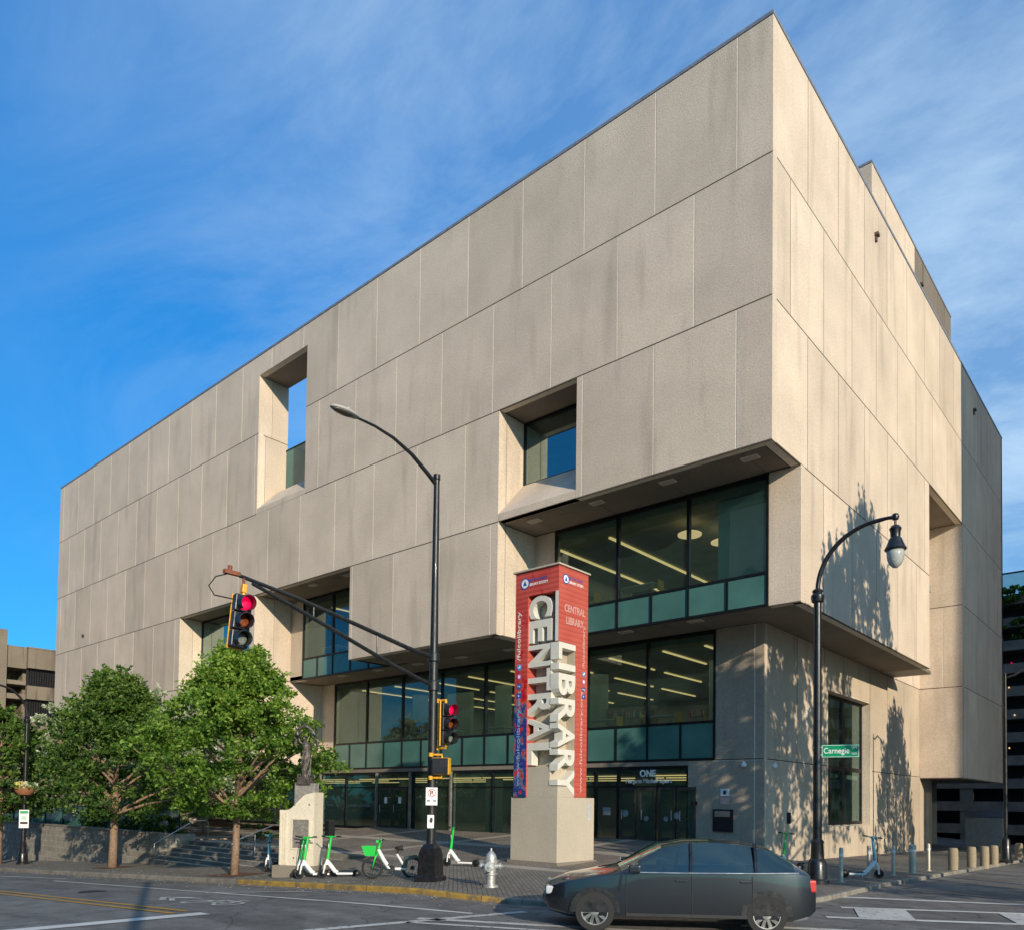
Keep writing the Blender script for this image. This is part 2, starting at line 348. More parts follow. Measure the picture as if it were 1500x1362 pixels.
def paving(name,base,bw,bh,rot=0,mort=.012,band=False):
    m,nt,b=mat(name); v=mapping(nt,rot=(0,0,rot))
    br=nt.nodes.new('ShaderNodeTexBrick'); br.inputs['Scale'].default_value=1; br.inputs['Brick Width'].default_value=bw; br.inputs['Row Height'].default_value=bh
    br.inputs['Mortar Size'].default_value=mort; br.inputs['Color1'].default_value=(*[x*.8 for x in base],1); br.inputs['Color2'].default_value=(*[x*1.2 for x in base],1)
    br.inputs['Mortar'].default_value=(*[x*.42 for x in base],1); nt.links.new(v,br.inputs['Vector'])
    c=br.outputs['Color']
    if band:
        sp=nt.nodes.new('ShaderNodeSeparateXYZ'); nt.links.new(v,sp.inputs[0])
        def bandmask(out,period,wd,off):
            a=N(nt,'ShaderNodeMath',operation='ADD'); a.inputs[1].default_value=off+1000*period; nt.links.new(out,a.inputs[0])
            q=N(nt,'ShaderNodeMath',operation='MODULO'); q.inputs[1].default_value=period; nt.links.new(a.outputs[0],q.inputs[0])
            l=N(nt,'ShaderNodeMath',operation='LESS_THAN'); l.inputs[1].default_value=wd; nt.links.new(q.outputs[0],l.inputs[0]); return l.outputs[0]
        k1=bandmask(sp.outputs[1],5.5,.75,.6); k2=bandmask(sp.outputs[0],6.36,.5,2.0)
        mm=N(nt,'ShaderNodeMath',operation='MAXIMUM'); nt.links.new(k1,mm.inputs[0]); nt.links.new(k2,mm.inputs[1])
        x=nt.nodes.new('ShaderNodeMix'); x.data_type='RGBA'; nt.links.new(mm.outputs[0],x.inputs[0]); nt.links.new(c,x.inputs[6]); x.inputs[7].default_value=(.42,.36,.28,1); c=x.outputs[2]
    c=mul(nt,c,ramp(nt,noi(nt,v,.5,6,.6),[(.3,.72),(.7,1.15)]))
    c=mul(nt,c,ramp(nt,noi(nt,v,22,4,.7),[(.35,.8),(.65,1.2)]),.7)
    nt.links.new(c,b.inputs['Base Color']); b.inputs['Roughness'].default_value=.85
    bn=nt.nodes.new('ShaderNodeBump'); bn.inputs['Strength'].default_value=.5; bn.inputs['Distance'].default_value=.01
    nt.links.new(br.outputs['Fac'],bn.inputs['Height']); bn.invert=True; nt.links.new(bn.outputs[0],b.inputs['Normal']); return m
M['asphalt']=asphalt()
M['walk']=paving('sidewalk_paving',(.215,.19,.155),.22,.11,R(45))
M['plaza']=paving('plaza_paving',(.23,.19,.15),.26,.13,0,band=True)
M['kerb']=simple('granite_kerb',(.22,.20,.17),.85,var=.35,scale=3,bump=.4)
def kerbyellow():
    m,nt,b=mat('worn_yellow_kerb'); v=mapping(nt)
    c=ramp(nt,noi(nt,v,3.2,8,.75),[(.36,(.13,.115,.09)),(.47,(.30,.19,.05)),(.62,(.46,.28,.05))])
    nt.links.new(c,b.inputs['Base Color']); b.inputs['Roughness'].default_value=.8; return m
M['kerb_y']=kerbyellow()
def paint(name,col,under=(.085,.08,.075),wear=.46):
    m,nt,b=mat(name); v=mapping(nt)
    f=noi(nt,v,9,8,.75); c=ramp(nt,f,[(wear-.10,under),(wear,col)])
    c=mul(nt,c,ramp(nt,noi(nt,v,1.2,4),[(.3,.75),(.7,1.05)]))
    nt.links.new(c,b.inputs['Base Color']); b.inputs['Roughness'].default_value=.7; return m
M['paint_w']=paint('white_road_paint',(.72,.70,.64),wear=.40)
M['paint_w2']=paint('worn_white_road_paint',(.62,.60,.55),wear=.46)
M['paint_y']=paint('yellow_road_paint',(.55,.29,.03),wear=.42)
def sheet(name,f,xs,ys,m,keep=None,off=0):
    mb=MB(); idx={}
    for i,x in enumerate(xs):
        for j,y in enumerate(ys): idx[i,j]=len(mb.v); mb.v.append((x,y,f(x,y)+off))
    for i in range(len(xs)-1):
        for j in range(len(ys)-1):
            if keep and not keep((xs[i]+xs[i+1])/2,(ys[j]+ys[j+1])/2): continue
            mb.f.append((idx[i,j],idx[i+1,j],idx[i+1,j+1],idx[i,j+1])); mb.m.append(0); mb.t.append(.5)
    o=mb.build(name,m,smooth=True); tag(o,kind='structure'); return o
xs=[-900,-300,-140,-100,-75]+[-65+i*1.0 for i in range(101)]+[60,120,400,900]
ys=[-900,-300,-120,-70]+[-50+i*1.0 for i in range(121)]+[120,300,900]
sheet('road',g,xs,ys,M['asphalt'])
# ---- sidewalk and plaza sheets, cut to the kerb line
def strip_sheet(name,m,yedge_lo,yhi_f,xlist,f,n=24):
    mb=MB()
    cols=[]
    for x in xlist:
        y0=yedge_lo(x); y1=yhi_f(x); cols.append([(x,y0+(y1-y0)*k/n) for k in range(n+1)])
    for c in cols:
        for x,y in c: mb.v.append((x,y,f(x,y)))
    for i in range(len(cols)-1):
        for k in range(n):
            a=i*(n+1)+k; mb.f.append((a,a+n+1,a+n+2,a+1)); mb.m.append(0); mb.t.append(.5)
    return tag(mb.build(name,m,smooth=True),kind='structure')
def kedge(x):
    if x<=KC[0]: return -12.3
    return KC[1]-math.sqrt(max(0,KR**2-(x-KC[0])**2))
XL=[-140,-100,-75]+[-65+i*.75 for i in range(84)]+[-2.2+6.2*math.sin(i*math.pi/2/24) for i in range(0,25)]
XL=sorted(set([round(x,4) for x in XL if x<=4.0]))
def hcap(x,y): return hs(x,y)
strip_sheet('sidewalk',M['walk'],lambda x:kedge(x)+.16*0+.14,lambda x:-6.5 if x<3.2 else max(-6.1,-6.5),XL,hs)
strip_sheet('sidewalk',M['walk'],lambda x:-6.5,lambda x:75,[-1.0,0,1,2,3,3.86],lambda x,y:hp(x,y)+.004,60)
strip_sheet('plaza',M['plaza'],lambda x:-6.5,lambda x:6,[-25.6+i*.8 for i in range(34)],hp,18)
strip_sheet('terrain',M['plaza'],lambda x:-7.7,lambda x:3,[-140,-80,-60,-45,-25.6],lambda x,y:-.35,3)
def kerb(name,pts,m,w=.15):
    mb=MB(); n=len(pts)
    for i in range(n):
        p=Vector(pts[i]+(0,)); d=(Vector(pts[min(i+1,n-1)]+(0,))-Vector(pts[max(i-1,0)]+(0,))).normalized(); nn=Vector((-d.y,d.x,0))
        q=p+nn*w; zt=hh(q.x,q.y)+.012
        if p.x>0.5 and p.y<-3.5: pass
        lo=g(p.x,p.y)-.1
        for (a,z) in ((0,lo),(.0,zt-.03),(.02,zt),(w,zt),(w,lo)): v=p+nn*a; mb.v.append((v.x,v.y,z))
    for i in range(n-1):
        for k in range(4):
            a=i*5+k; mb.f.append((a,a+5,a+6,a+1)); mb.m.append(0); mb.t.append(.5)
    mb.f.append((0,1,2,3,4)); mb.f.append(tuple((n-1)*5+k for k in range(4,-1,-1))); mb.m+=[0,0]; mb.t+=[.5,.5]
    return tag(mb.build(name,m),kind='structure')
def dens(pts,step=.9):
    out=[]
    for a,b in zip(pts,pts[1:]):
        L=math.dist(a,b); k=max(1,int(L/step)) if L<60 else 6
        out+=[(a[0]+(b[0]-a[0])*i/k,a[1]+(b[1]-a[1])*i/k) for i in range(k)]
    return out+[pts[-1]]
KL=dens(kerbline,1.5)
ya=[p for p in KL if p[0]<-9.6]; yb=[p for p in KL if -9.9<p[0]<=-.6 and p[1]<-10]; yc=[p for p in KL if (p[0]>=-.9)]
yb=[ya[-1]]+yb if yb[0]!=ya[-1] else yb; yc=[yb[-1]]+[p for p in yc if p!=yb[-1]]
kerb('kerb',ya,M['kerb']); kerb('kerb',yb,M['kerb_y']); kerb('kerb',yc,M['kerb'])
# individual kerb stone joints
mb=MB()
for i,(x,y) in enumerate(KL):
    if -40<x<4.1 and y<40 and i%2==0:
        j=min(i+1,len(KL)-1); d=Vector((KL[j][0]-x,KL[j][1]-y,0))
        if d.length<.1: continue
        d.normalize(); nn=Vector((-d.y,d.x,0)); q=Vector((x,y,0)); zt=hh((q+nn*.15).x,(q+nn*.15).y)+.014; lo=g(x,y)
        a=q-nn*.003; b=a+d*.018
        mb.quad((a.x,a.y,lo),(b.x,b.y,lo),(b.x,b.y,zt),(a.x,a.y,zt)); a2=a+nn*.15;b2=b+nn*.15
        mb.quad((a.x,a.y,zt),(b.x,b.y,zt),(b2.x,b2.y,zt),(a2.x,a2.y,zt))
tag(mb.build('kerb_joint',M['joint']),kind='structure')
# gutter: pale concrete strip beside the kerb
mb=MB()
for i in range(len(KL)-1):
    a,b=Vector(KL[i]+(0,)),Vector(KL[i+1]+(0,)); d=(b-a).normalized(); nn=Vector((d.y,-d.x,0))
    if a.x<-60 or a.y>60: continue
    if d.length<.5: continue
    for s0,s1 in ((0,.45),):
        q=[a+nn*s0,a+nn*s1,b+nn*s1,b+nn*s0]; mb.quad(*[(v.x,v.y,g(v.x,v.y)+.006) for v in q])
tag(mb.build('gutter',simple('gutter_concrete',(.17,.155,.135),.9,var=.4,scale=2.5,bump=.3)),kind='structure')
# ---- road markings
def poly_mark(name,quads,m,lift=.010):
    mb=MB()
    for q in quads:
        # subdivide along the long side so it follows the falling road
        a,b,c,d=[Vector((p[0],p[1],0)) for p in q]; k=max(1,int((b-a).length/.6))
        for i in range(k):
            p=[a.lerp(b,i/k),a.lerp(b,(i+1)/k),d.lerp(c,(i+1)/k),d.lerp(c,i/k)]
            mb.quad(*[(v.x,v.y,g(v.x,v.y)+lift) for v in p])
    return tag(mb.build(name,m),kind='structure')
def line(a,b,w):
    a=Vector((a[0],a[1]));b=Vector((b[0],b[1])); d=(b-a).normalized(); n=Vector((-d.y,d.x))*w/2
    return [(a-n)[:],(b-n)[:],(b+n)[:],(a+n)[:]]
poly_mark('lane_line',[line((-60,-17.12),(-4.5,-17.12),.13),line((-60,-17.47),(-4.3,-17.47),.13)],M['paint_y'])
poly_mark('stop_line',[line((-4.15,-20.6),(-3.72,-17.15),.5)],M['paint_w'])
poly_mark('lane_line',[line((-19.5,-14.35),(-3.1,-14.43),.11),line((-3.1,-14.43),(-.1,-13.68),.11),line((-40,-15.3),(-20.5,-13.6),.11),line((-8.7,-14.5),(-6.3,-12.95),.1)],M['paint_w'])
poly_mark('crosswalk_line',[line((-.62,-17.2),(.45,-12.75),.2),line((-.35,-14.85),(4.8,-12.35),.2),line((-.15,-15.3),(5.2,-12.75),.13)],M['paint_w2'])
u=Vector((.875,.484))
def along(p,t): return (p[0]+u.x*t,p[1]+u.y*t)
A0=(3.95,-5.35);B0=(4.6,-7.32);C0=(4.9,-9.05)
poly_mark('crosswalk_line',[line(A0,(7.4,-3.72),.24),line((7.4,-3.72),(14,-.6),.24),line(B0,(7.75,-5.42),.2),line((7.75,-5.42),(14.5,-1.9),.2),line(C0,(8.0,-7.15),.22),line((8.0,-7.15),(15,-3.6),.22)],M['paint_w'])
def bar(t0,t1):
    b0,b1=along(B0,t0),along(B0,t1); c0,c1=along(C0,t0+.35),along(C0,t1+.35); return [b0,b1,c1,c0]
poly_mark('crosswalk_bar',[bar(.25,1.25),bar(3.0,4.3),bar(5.9,7.2),bar(8.8,10.1)],M['paint_w2'],.012)
poly_mark('crosswalk_line',[line((4.2,-11.3),(8.8,-8.8),.24)],M['paint_w2'])
mb=MB()
for (x,y) in ((-12.2,-15.9),(1.4,-16.4),(7.6,-.6)):
    vs=[];n=24
    for k in range(n): vs.append((x+.36*math.cos(6.2832*k/n),y+.36*math.sin(6.2832*k/n),g(x,y)+.012))
    m_=MB(); m_.add(vs,[tuple(range(n))]); tag(m_.build('manhole_cover',simple('cast_iron_%d'%int(x),(.05,.045,.04),.6,.5,var=.6,scale=22,bump=.8)),kind='structure')
# bicycle symbol with its arrow
q=[line((-8.35,-15.75),(-7.5,-15.45),.14),line((-8.35,-15.75),(-7.6,-16.15),.14),line((-7.9,-15.72),(-7.1,-15.42),.12),line((-7.9,-15.78),(-7.2,-16.1),.12)]
def ring(cx,cy,r,n=14): return [line((cx+r*math.cos(2*math.pi*i/n),cy+r*.9*math.sin(2*math.pi*i/n)),(cx+r*math.cos(2*math.pi*(i+1)/n),cy+r*.9*math.sin(2*math.pi*(i+1)/n)),.09) for i in range(n)]
q+=ring(-6.35,-15.95,.34)+ring(-5.2,-15.85,.34)+[line((-6.35,-15.95),(-6.0,-15.45),.09),line((-6.0,-15.45),(-5.45,-15.5),.09),line((-6.0,-15.45),(-5.7,-15.95),.09),line((-5.7,-15.95),(-5.2,-15.85),.09),line((-5.2,-15.85),(-5.5,-15.35),.09),line((-5.6,-15.35),(-5.3,-15.3),.09)]
poly_mark('bicycle_symbol',q,M['paint_w2'])
# kerb stencil
# ---- steps between the sidewalk and the plaza
mb=MB(); mbn=MB()
zt=hp(-20,-6.45)+.006
for k in range(6):
    y0=-6.45-.34*(k+1); z=zt-.15*k-(.0 if k else 0)
    if k==0: continue
    mb.box(-25.2,-10.6,y0,y0+.34+.02,z-.16-.5,z)
    mbn.box(-25.15,-10.65,y0-.004,y0+.05,z+.001,z+.006)
st=thing('stairs','wide low concrete steps rising from the sidewalk to the library plaza behind the young tree','stairs')
mb.build('step',simple('step_concrete',(.20,.19,.17),.85,var=.25,scale=3,bump=.3),st); mbn.build('nosing',M['caulk'],st)
mb=MB(); mb.box(-25.6,-10.6,-6.6,-6.42,-2.5,zt); mb.build('riser',M['kerb'],st)
# ------------------------------------------------------------------ library
LIB=thing('library_building','large beige precast concrete library with stepped overhangs and deep tinted windows','building')
K=[27.79,23.13,18.33,13.53,8.73,3.44]
PI_=3.1776
def subtract(rects,h):
    out=[]
    for (a,b,c,d) in rects:
        e,f,gg,i=h
        if e>=b or f<=a or gg>=d or i<=c: out.append((a,b,c,d)); continue
        if e>a: out.append((a,e,c,d))
        if f<b: out.append((f,b,c,d))
        a2,b2=max(a,e),min(b,f)
        if gg>c: out.append((a2,b2,c,gg))
        if i<d: out.append((a2,b2,i,d))
    return [r for r in out if r[1]-r[0]>.008 and r[3]-r[2]>.02]
def panelwall(axis,const,u0,u1,rows,holes=(),parent=None,thick=.35,name='wall',mats=None,sgn=-1,inset_lo=0,dtone=0):
    """axis 'y': wall in the plane y=const facing -Y; axis 'x': plane x=const facing +X. rows: (z0,z1,joint offset)"""
    mb=MB()
    def bx(a,b,c,d,d0,d1,mi,tone=.5):
        if axis=='y': mb.box(a,b,const+d0,const+d1,c,d,mi,tone)
        else: mb.box(const-d1,const-d0,a,b,c,d,mi,tone)
    gap=.024
    for (z0,z1,off) in rows:
        js=[u0]; n0=math.floor((u0-off)/PI_); x=off+n0*PI_
        while x<u1-.12:
            if x>u0+.12: js.append(x)
            x+=PI_
        js.append(u1)
        for a,b in zip(js,js[1:]):
            lo=a+(gap if a!=u0 else 0); hi=b-(gap if b!=u1 else 0)
            t=min(1,max(0,random.gauss(.5,.2)+dtone))
            rs=[(lo,hi,z0+gap,z1-gap)]
            for h in holes: rs=subtract(rs,h)
            for r in rs: bx(*r,0,.06,0,t)
            if lo!=a and axis=='x':
                rs=[(a-.004,a+.014,z0+gap,z1-gap)]
                for h in holes: rs=subtract(rs,h)
                rs=[(a-.004,a+.014,q[2],q[3]) for q in rs] if rs else []
                if not any(h[0]-.02<a<h[1]+.02 for h in holes): 
                    for r in rs: bx(*r,.004,.03,2)
        rs=[(u0,u1,z0,z1)]
        for h in holes: rs=subtract(rs,h)
        for r in rs: bx(r[0]+.002,r[1]-.002,r[2]+.001,r[3]-.001,.010,thick,1)
        # dark horizontal joint
        rs=[(u0+.003,u1-.003,z0-gap,z0+gap)]
        for h in holes: rs=subtract(rs,(h[0],h[1],h[2]-.02,h[3]+.02))
        for r in rs: bx(*r,.006,.05,2)
    return mb.build(name,mats or [M['conc'],M['caulk'],M['joint']],parent or LIB)
o1=-1.24; o2=o1-PI_/2
slot=(-31.15,-26.3,18.33,26.6)
panelwall('y',0,-62.4,0,[(K[1],K[0],o1),(K[2],K[1],o2)],[slot])
panelwall('y',0,-62.4,-11.97,[(K[3],K[2],o1)]); panelwall('y',0,-7.88,0,[(K[3],K[2],o1)])
panelwall('y',0,-62.4,-40.3,[(K[4],K[3],o2)]); panelwall('y',0,-31.6,-31.1,[(K[4],K[3],99)]); panelwall('y',0,-22.1,-11.97,[(K[4],K[3],o2)])
panelwall('y',0,-46,-31.1,[(K[5],K[4],o1)])
e1=3.10; e2=1.51
panelwall('x',0,.36,40,[(K[1],K[0],e1),(K[2],K[1],e2)])
for a,b in ((K[1],K[0]),(K[2],K[1]),(K[3],K[2])):
    mb=MB(); mb.box(-.30,0,.061,.359,a+.013,b-.013,0,.5); mb.build('wall',M['conc'],LIB)
panelwall('x',0,.36,19.86,[(K[3],K[2],e1)])
panelwall('x',0,2.56,19.86,[(K[4],K[3],e2)])
wrows=[(K[3],K[2],e1),(K[4],K[3],e2),(3.37,K[4],e1)]
panelwall('x',0,27.46,40,wrows)
panelwall('y',27.4,-2.31,0,[(K[3],K[2],99),(K[4],K[3],-1.05),(3.37,K[4],99)],dtone=-.1)
# second box over the plaza
panelwall('y',2.5,-1.15,0,[(K[4],K[3],99)]); panelwall('y',2.5,-12.3,-10.8,[(K[4],K[3],99)])
panelwall('y',2.5,-31.1,-29.8,[(K[4],K[3],99)])
# core walls
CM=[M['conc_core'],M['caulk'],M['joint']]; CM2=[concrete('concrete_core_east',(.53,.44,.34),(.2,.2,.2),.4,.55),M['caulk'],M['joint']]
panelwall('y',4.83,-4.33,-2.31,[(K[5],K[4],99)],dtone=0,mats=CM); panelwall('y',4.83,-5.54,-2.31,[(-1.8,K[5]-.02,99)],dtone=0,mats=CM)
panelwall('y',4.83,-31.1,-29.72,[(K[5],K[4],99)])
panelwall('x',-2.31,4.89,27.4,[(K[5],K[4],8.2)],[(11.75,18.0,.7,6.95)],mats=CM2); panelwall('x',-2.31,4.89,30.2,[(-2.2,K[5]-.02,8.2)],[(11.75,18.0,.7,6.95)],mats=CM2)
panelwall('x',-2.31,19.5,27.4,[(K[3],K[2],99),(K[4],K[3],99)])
# side reveals that face east
panelwall('x',-31.1,.06,2.5,[(K[4],K[3],1.3)],thick=.5); panelwall('x',-31.1,.06,4.83,[(K[5],K[4],1.9)],thick=.5)
panelwall('x',-11.97,.06,2.5,[(K[4],K[3],99)],thick=.5); panelwall('x',-11.97,.06,1.9,[(K[3],K[2],99)],thick=.4)
panelwall('x',-40.3,.06,1.57,[(K[4],K[3],.9)],thick=.4); panelwall('x',-31.15,.06,2.0,[(K[1],26.6,.9),(K[2],K[1],99)],thick=.4)
for q in ((-26.3,-25.9,.065,2,18.33,26.6),(-7.88,-7.5,.36,1.9,13.6,18.3),(-31.6,-31.5,.065,1.6,8.74,13.5),(-22.1,-21.8,.36,2.5,8.75,13.5),(-62.4,-62.0,.36,40,8.73,27.79),(-62.0,0,39.6,40,3.4,27.79),(-46,-45.6,.36,12,-3,8.73)):
    mb=MB(); mb.box(*q); mb.build('wall',M['conc'],LIB)
# sills (sloping) of the two upper openings
mb=MB()
mb.prism([(-.002,18.34),(-.002,18.62),(1.25,19.95),(2.0,19.95),(2.0,18.34)],'x',-31.1,-26.32); mb.build('sill',M['conc'],LIB); mb=MB()
mb.prism([(-.002,13.56),(-.002,13.86),(1.60,15.55),(1.9,15.55),(1.9,13.56)],'x',-11.95,-7.9)
mb.build('sill',M['conc'],LIB)
# soffits
def soffit(x0,x1,y0,y1,z,th=.25,step=PI_,off=o1,ax='x'):
    mb=MB(); js=[x0]; x=off-60*step
    while x<x1-.1:
        if x>x0+.1: js.append(x)
        x+=step
    js.append(x1)
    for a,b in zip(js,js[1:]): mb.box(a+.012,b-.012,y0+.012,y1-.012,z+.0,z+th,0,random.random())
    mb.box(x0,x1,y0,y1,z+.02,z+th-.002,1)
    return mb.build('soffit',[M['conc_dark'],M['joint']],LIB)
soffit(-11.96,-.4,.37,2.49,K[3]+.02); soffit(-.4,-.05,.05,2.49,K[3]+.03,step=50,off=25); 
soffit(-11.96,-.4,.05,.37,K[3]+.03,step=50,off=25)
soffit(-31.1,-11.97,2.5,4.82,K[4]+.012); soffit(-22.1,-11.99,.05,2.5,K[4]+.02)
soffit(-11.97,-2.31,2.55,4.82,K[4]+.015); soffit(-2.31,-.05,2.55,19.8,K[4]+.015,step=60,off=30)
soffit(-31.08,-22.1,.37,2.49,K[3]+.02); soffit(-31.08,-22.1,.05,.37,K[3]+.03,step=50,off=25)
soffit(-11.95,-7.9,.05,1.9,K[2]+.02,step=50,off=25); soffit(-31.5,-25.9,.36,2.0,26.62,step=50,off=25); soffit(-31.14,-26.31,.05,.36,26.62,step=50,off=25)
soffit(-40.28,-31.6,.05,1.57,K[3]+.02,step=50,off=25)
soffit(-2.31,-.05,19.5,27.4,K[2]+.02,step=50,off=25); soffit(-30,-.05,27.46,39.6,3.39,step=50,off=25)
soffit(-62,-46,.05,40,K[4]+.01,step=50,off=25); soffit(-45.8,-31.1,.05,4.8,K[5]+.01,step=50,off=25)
# soffit lamps
for (x,y,z) in [(-1.14,.9,K[3]),(-4.33,.9,K[3]),(-7.5,.9,K[3]),(-10.7,.9,K[3]),(-26.6,.9,K[3]),(-23.45,.9,K[3])]+[(-4.28-i*PI_,3.0,K[4]) for i in range(8)]:
    mb=MB(); mb.box(x-.3,x+.3,y-.17,y+.17,z-.02,z+.05); f=mb.build('soffit_lamp',M['caulk'],LIB)
    mb=MB(); mb.box(x-.25,x+.25,y-.12,y+.12,z-.026,z+.0); mb.build('lens',M['soffit_lamp'],f)
# roof, parapet cap
mb=MB()
mb.box(-62.42,.02,-.02,.5,27.80,27.92); mb.box(-.45,.02,.5,40.02,27.80,27.92); mb.box(-62.42,-62,.5,40.02,27.80,27.92); mb.box(-62.0,-.45,39.6,40.02,27.80,27.92)
mb.build('parapet_cap',M['cap'],LIB)
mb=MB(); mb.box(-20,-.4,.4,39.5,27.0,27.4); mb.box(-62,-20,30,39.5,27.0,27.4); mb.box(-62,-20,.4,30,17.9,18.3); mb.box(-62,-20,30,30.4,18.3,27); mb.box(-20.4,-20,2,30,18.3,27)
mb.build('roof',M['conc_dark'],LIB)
# penthouse
PH=MB(); 
panelwall('x',-.2,11.16,18.0,[(27.5,29.85,e1+.5)],thick=.3); panelwall('y',11.1,-18,-.2,[(27.5,29.85,o1)],thick=.3,dtone=-.2)
panelwall('x',-.2,18.0,25.7,[(27.5,29.85,e1+.5)],thick=.3,mats=[concrete('shaded_panel',(.22,.19,.155),(.1,.1,.1),.9,.5),M['caulk'],M['joint']])  # shade on the far part is put into a darker concrete
mb=MB(); mb.box(-18.02,-.18,11.08,25.72,29.86,29.96); mb.build('parapet_cap',M['cap'],LIB)
mb=MB(); mb.box(-18,-.5,11.4,25.7,29.4,29.8); mb.box(-18,-.22,25.7,25.74,27.95,29.85); mb.build('roof',M['conc_dark'],LIB)
# roof drains / scuppers on the walls
for (x,y,z,ax) in [(0,10.9,26.3,'x'),(-.2,19.0,28.3,'x'),(0,30.6,26.2,'x'),(-56.5,0,14.4,'y'),(-54.2,0,10.2,'y')]:
    mb=MB()
    if ax=='x': mb.box(x-.02,x+.16,y-.13,y+.13,z,z+.12); mb.box(x-.02,x+.08,y-.08,y+.08,z-.22,z)
    else: mb.box(x-.14,x+.14,-.12,.02,z,z+.12); mb.box(x-.1,x+.1,-.06,.02,z-.1,z)
    mb.build('drain_spout',M['joint'],LIB)
# inner mass so that no daylight passes through
mb=MB(); mb.box(-61.5,-4,22,39,-1,17.8); mb.box(-19.5,-4,22,39,17.8,26.9); mb.build('core',M['interior'],LIB)
# ---- glazing
def window(x0,x1,y,z0,z1,muls,sp=None,spm=None,glassm='glass',fw_=.09,trans=()):
    """south-facing window: frame, mullions, panes, spandrels"""
    mb=MB(); d0,d1=y-.05,y+.10
    mb.box(x0,x0+fw_,d0,d1,z0,z1); mb.box(x1-fw_,x1,d0,d1,z0,z1); mb.box(x0+fw_,x1-fw_,d0,d1,z1-fw_*1.6,z1); mb.box(x0+fw_,x1-fw_,d0,d1,z0,z0+fw_)
    fr=mb.build('window',M['frame'],LIB)
    mb=MB()
    for m_ in muls: mb.box(m_-.06,m_+.06,d0-.02,d1-.002,(sp+.03 if sp else z0+fw_),z1-fw_*1.6)
    if sp:
        mb.box(x0+fw_,x1-fw_,d0+.002,d1-.004,sp-.05,sp+.05)
        for m_ in spm: mb.box(m_-.04,m_+.04,d0-.012,d1-.006,z0+fw_,sp-.05)
    for t in trans: mb.box(x0+fw_,x1-fw_,d0+.004,d1-.008,t-.03,t+.03)
    if mb.v: mb.build('mullion',M['frame'],fr)
    edges=[x0]+list(muls)+[x1]
    for a,b in zip(edges,edges[1:]):
        mb=MB(); mb.quad((a+.03,y,sp or z0),(b-.03,y,sp or z0),(b-.03,y,z1),(a+.03,y,z1)); mb.build('pane',M[glassm],fr)
    if sp:
        ed=[x0]+list(spm)+[x1]
        for a,b in zip(ed,ed[1:]):
            mb=MB(); mb.box(a+.03,b-.03,y-.015,y+.03,z0+.05,sp-.04,0,random.random()); mb.build('spandrel',M['spandrel'],fr)
    return fr
muls5=[-29.72+PI_*i for i in range(1,8)]
sp5=sorted(muls5+[m_+PI_/2 for m_ in [-29.72]+muls5])
sp5=[m_ for m_ in sp5 if m_<-4.5]
window(-29.72,-4.33,4.83,3.44,8.73,muls5,5.0,sp5)
window(-10.8,-1.15,2.5,8.73,13.53,[-7.53,-4.32],9.95,[-9.1,-7.53,-5.93,-4.32,-2.72])
window(-29.8,-20.5,2.5,8.73,13.53,[-26.83,-23.6],9.95,[-28.3,-26.83,-25.2,-23.6,-22])
window(-40.28,-31.6,1.57,8.75,13.53,[-36.7],None,None,'glass_blue')
window(-11.95,-7.88,1.66,15.5,18.33,[],None,None,'glass_blue')
# roof terrace balustrade seen in the tall slot
mb=MB(); mb.box(-31.1,-26.3,1.9,1.93,19.9,22.7); bal=mb.build('balustrade',M['spandrel'],LIB)
mb=MB(); mb.box(-29.0,-28.95,1.86,1.95,19.9,22.7); mb.box(-31.1,-26.3,1.86,1.95,22.68,22.74); mb.build('rail',M['frame'],bal)
# slab edge under the level-5 glass and ground floor glazing
mb=MB(); mb.box(-46,-5.54,4.80,5.2,3.24,3.43); mb.build('slab_edge',M['conc_dark'],LIB)
gm=[-43,-39.8,-36.6,-33.4]+[-31.2,-28.5,-25.66,-22.47,-19.5,-16.5,-13.6,-10.2,-8.98]
window(-45.6,-5.54,4.90,-.02,3.24,gm,None,None,'glass',trans=(2.36,))
# the two door leaves on the left entrance
def door(x0,x1,name='entrance_door'):
    mb=MB(); y=4.80; w=.09
    mb.box(x0,x0+w,y-.05,y+.05,.03,2.34); mb.box(x1-w,x1,y-.05,y+.05,.03,2.34); mb.box(x0+w,x1-w,y-.05,y+.05,2.2,2.34); mb.box(x0+w,x1-w,y-.05,y+.05,.03,.22); mb.box(x0+w,x1-w,y-.045,y+.045,1.0,1.06)
    d=mb.build(name,simple('door_metal',(.10,.095,.09),.35,.7),LIB)
    mb=MB(); mb.quad((x0,y,.1),(x1,y,.1),(x1,y,2.3),(x0,y,2.3)); mb.build('pane',M['glass'],d)
    mb=MB(); hx=x1-.16 if name=='entrance_door' and int(x0*10)%2 else x0+.16
    mb.tube([(hx,y-.05,.95),(hx,y-.1,.95),(hx,y-.1,1.35),(hx,y-.05,1.35)],.018,8); mb.build('handle',M['steel'],d)
    if x0>-20: return d
    mb=MB(); cx=(x0+x1)/2; mb.box(cx-.12,cx+.12,y-.03,y-.02,1.45,1.8); mb.build('notice',M['signwhite'],d)
    return d
door(-25.25,-24.08); door(-24.04,-22.87)
for x in (-8.85,-7.85,-6.9,-6.0):
    dd=door(x,x+.82)
# doorway light jambs
M['jamb']=simple('aluminium_jamb',(.30,.28,.26),.4,.6)
for x in (-25.5,-22.6,-31.0,-19.4): mb=MB(); mb.box(x-.05,x+.05,4.70,4.84,0,3.2); mb.build('door_jamb',M['jamb'],LIB)
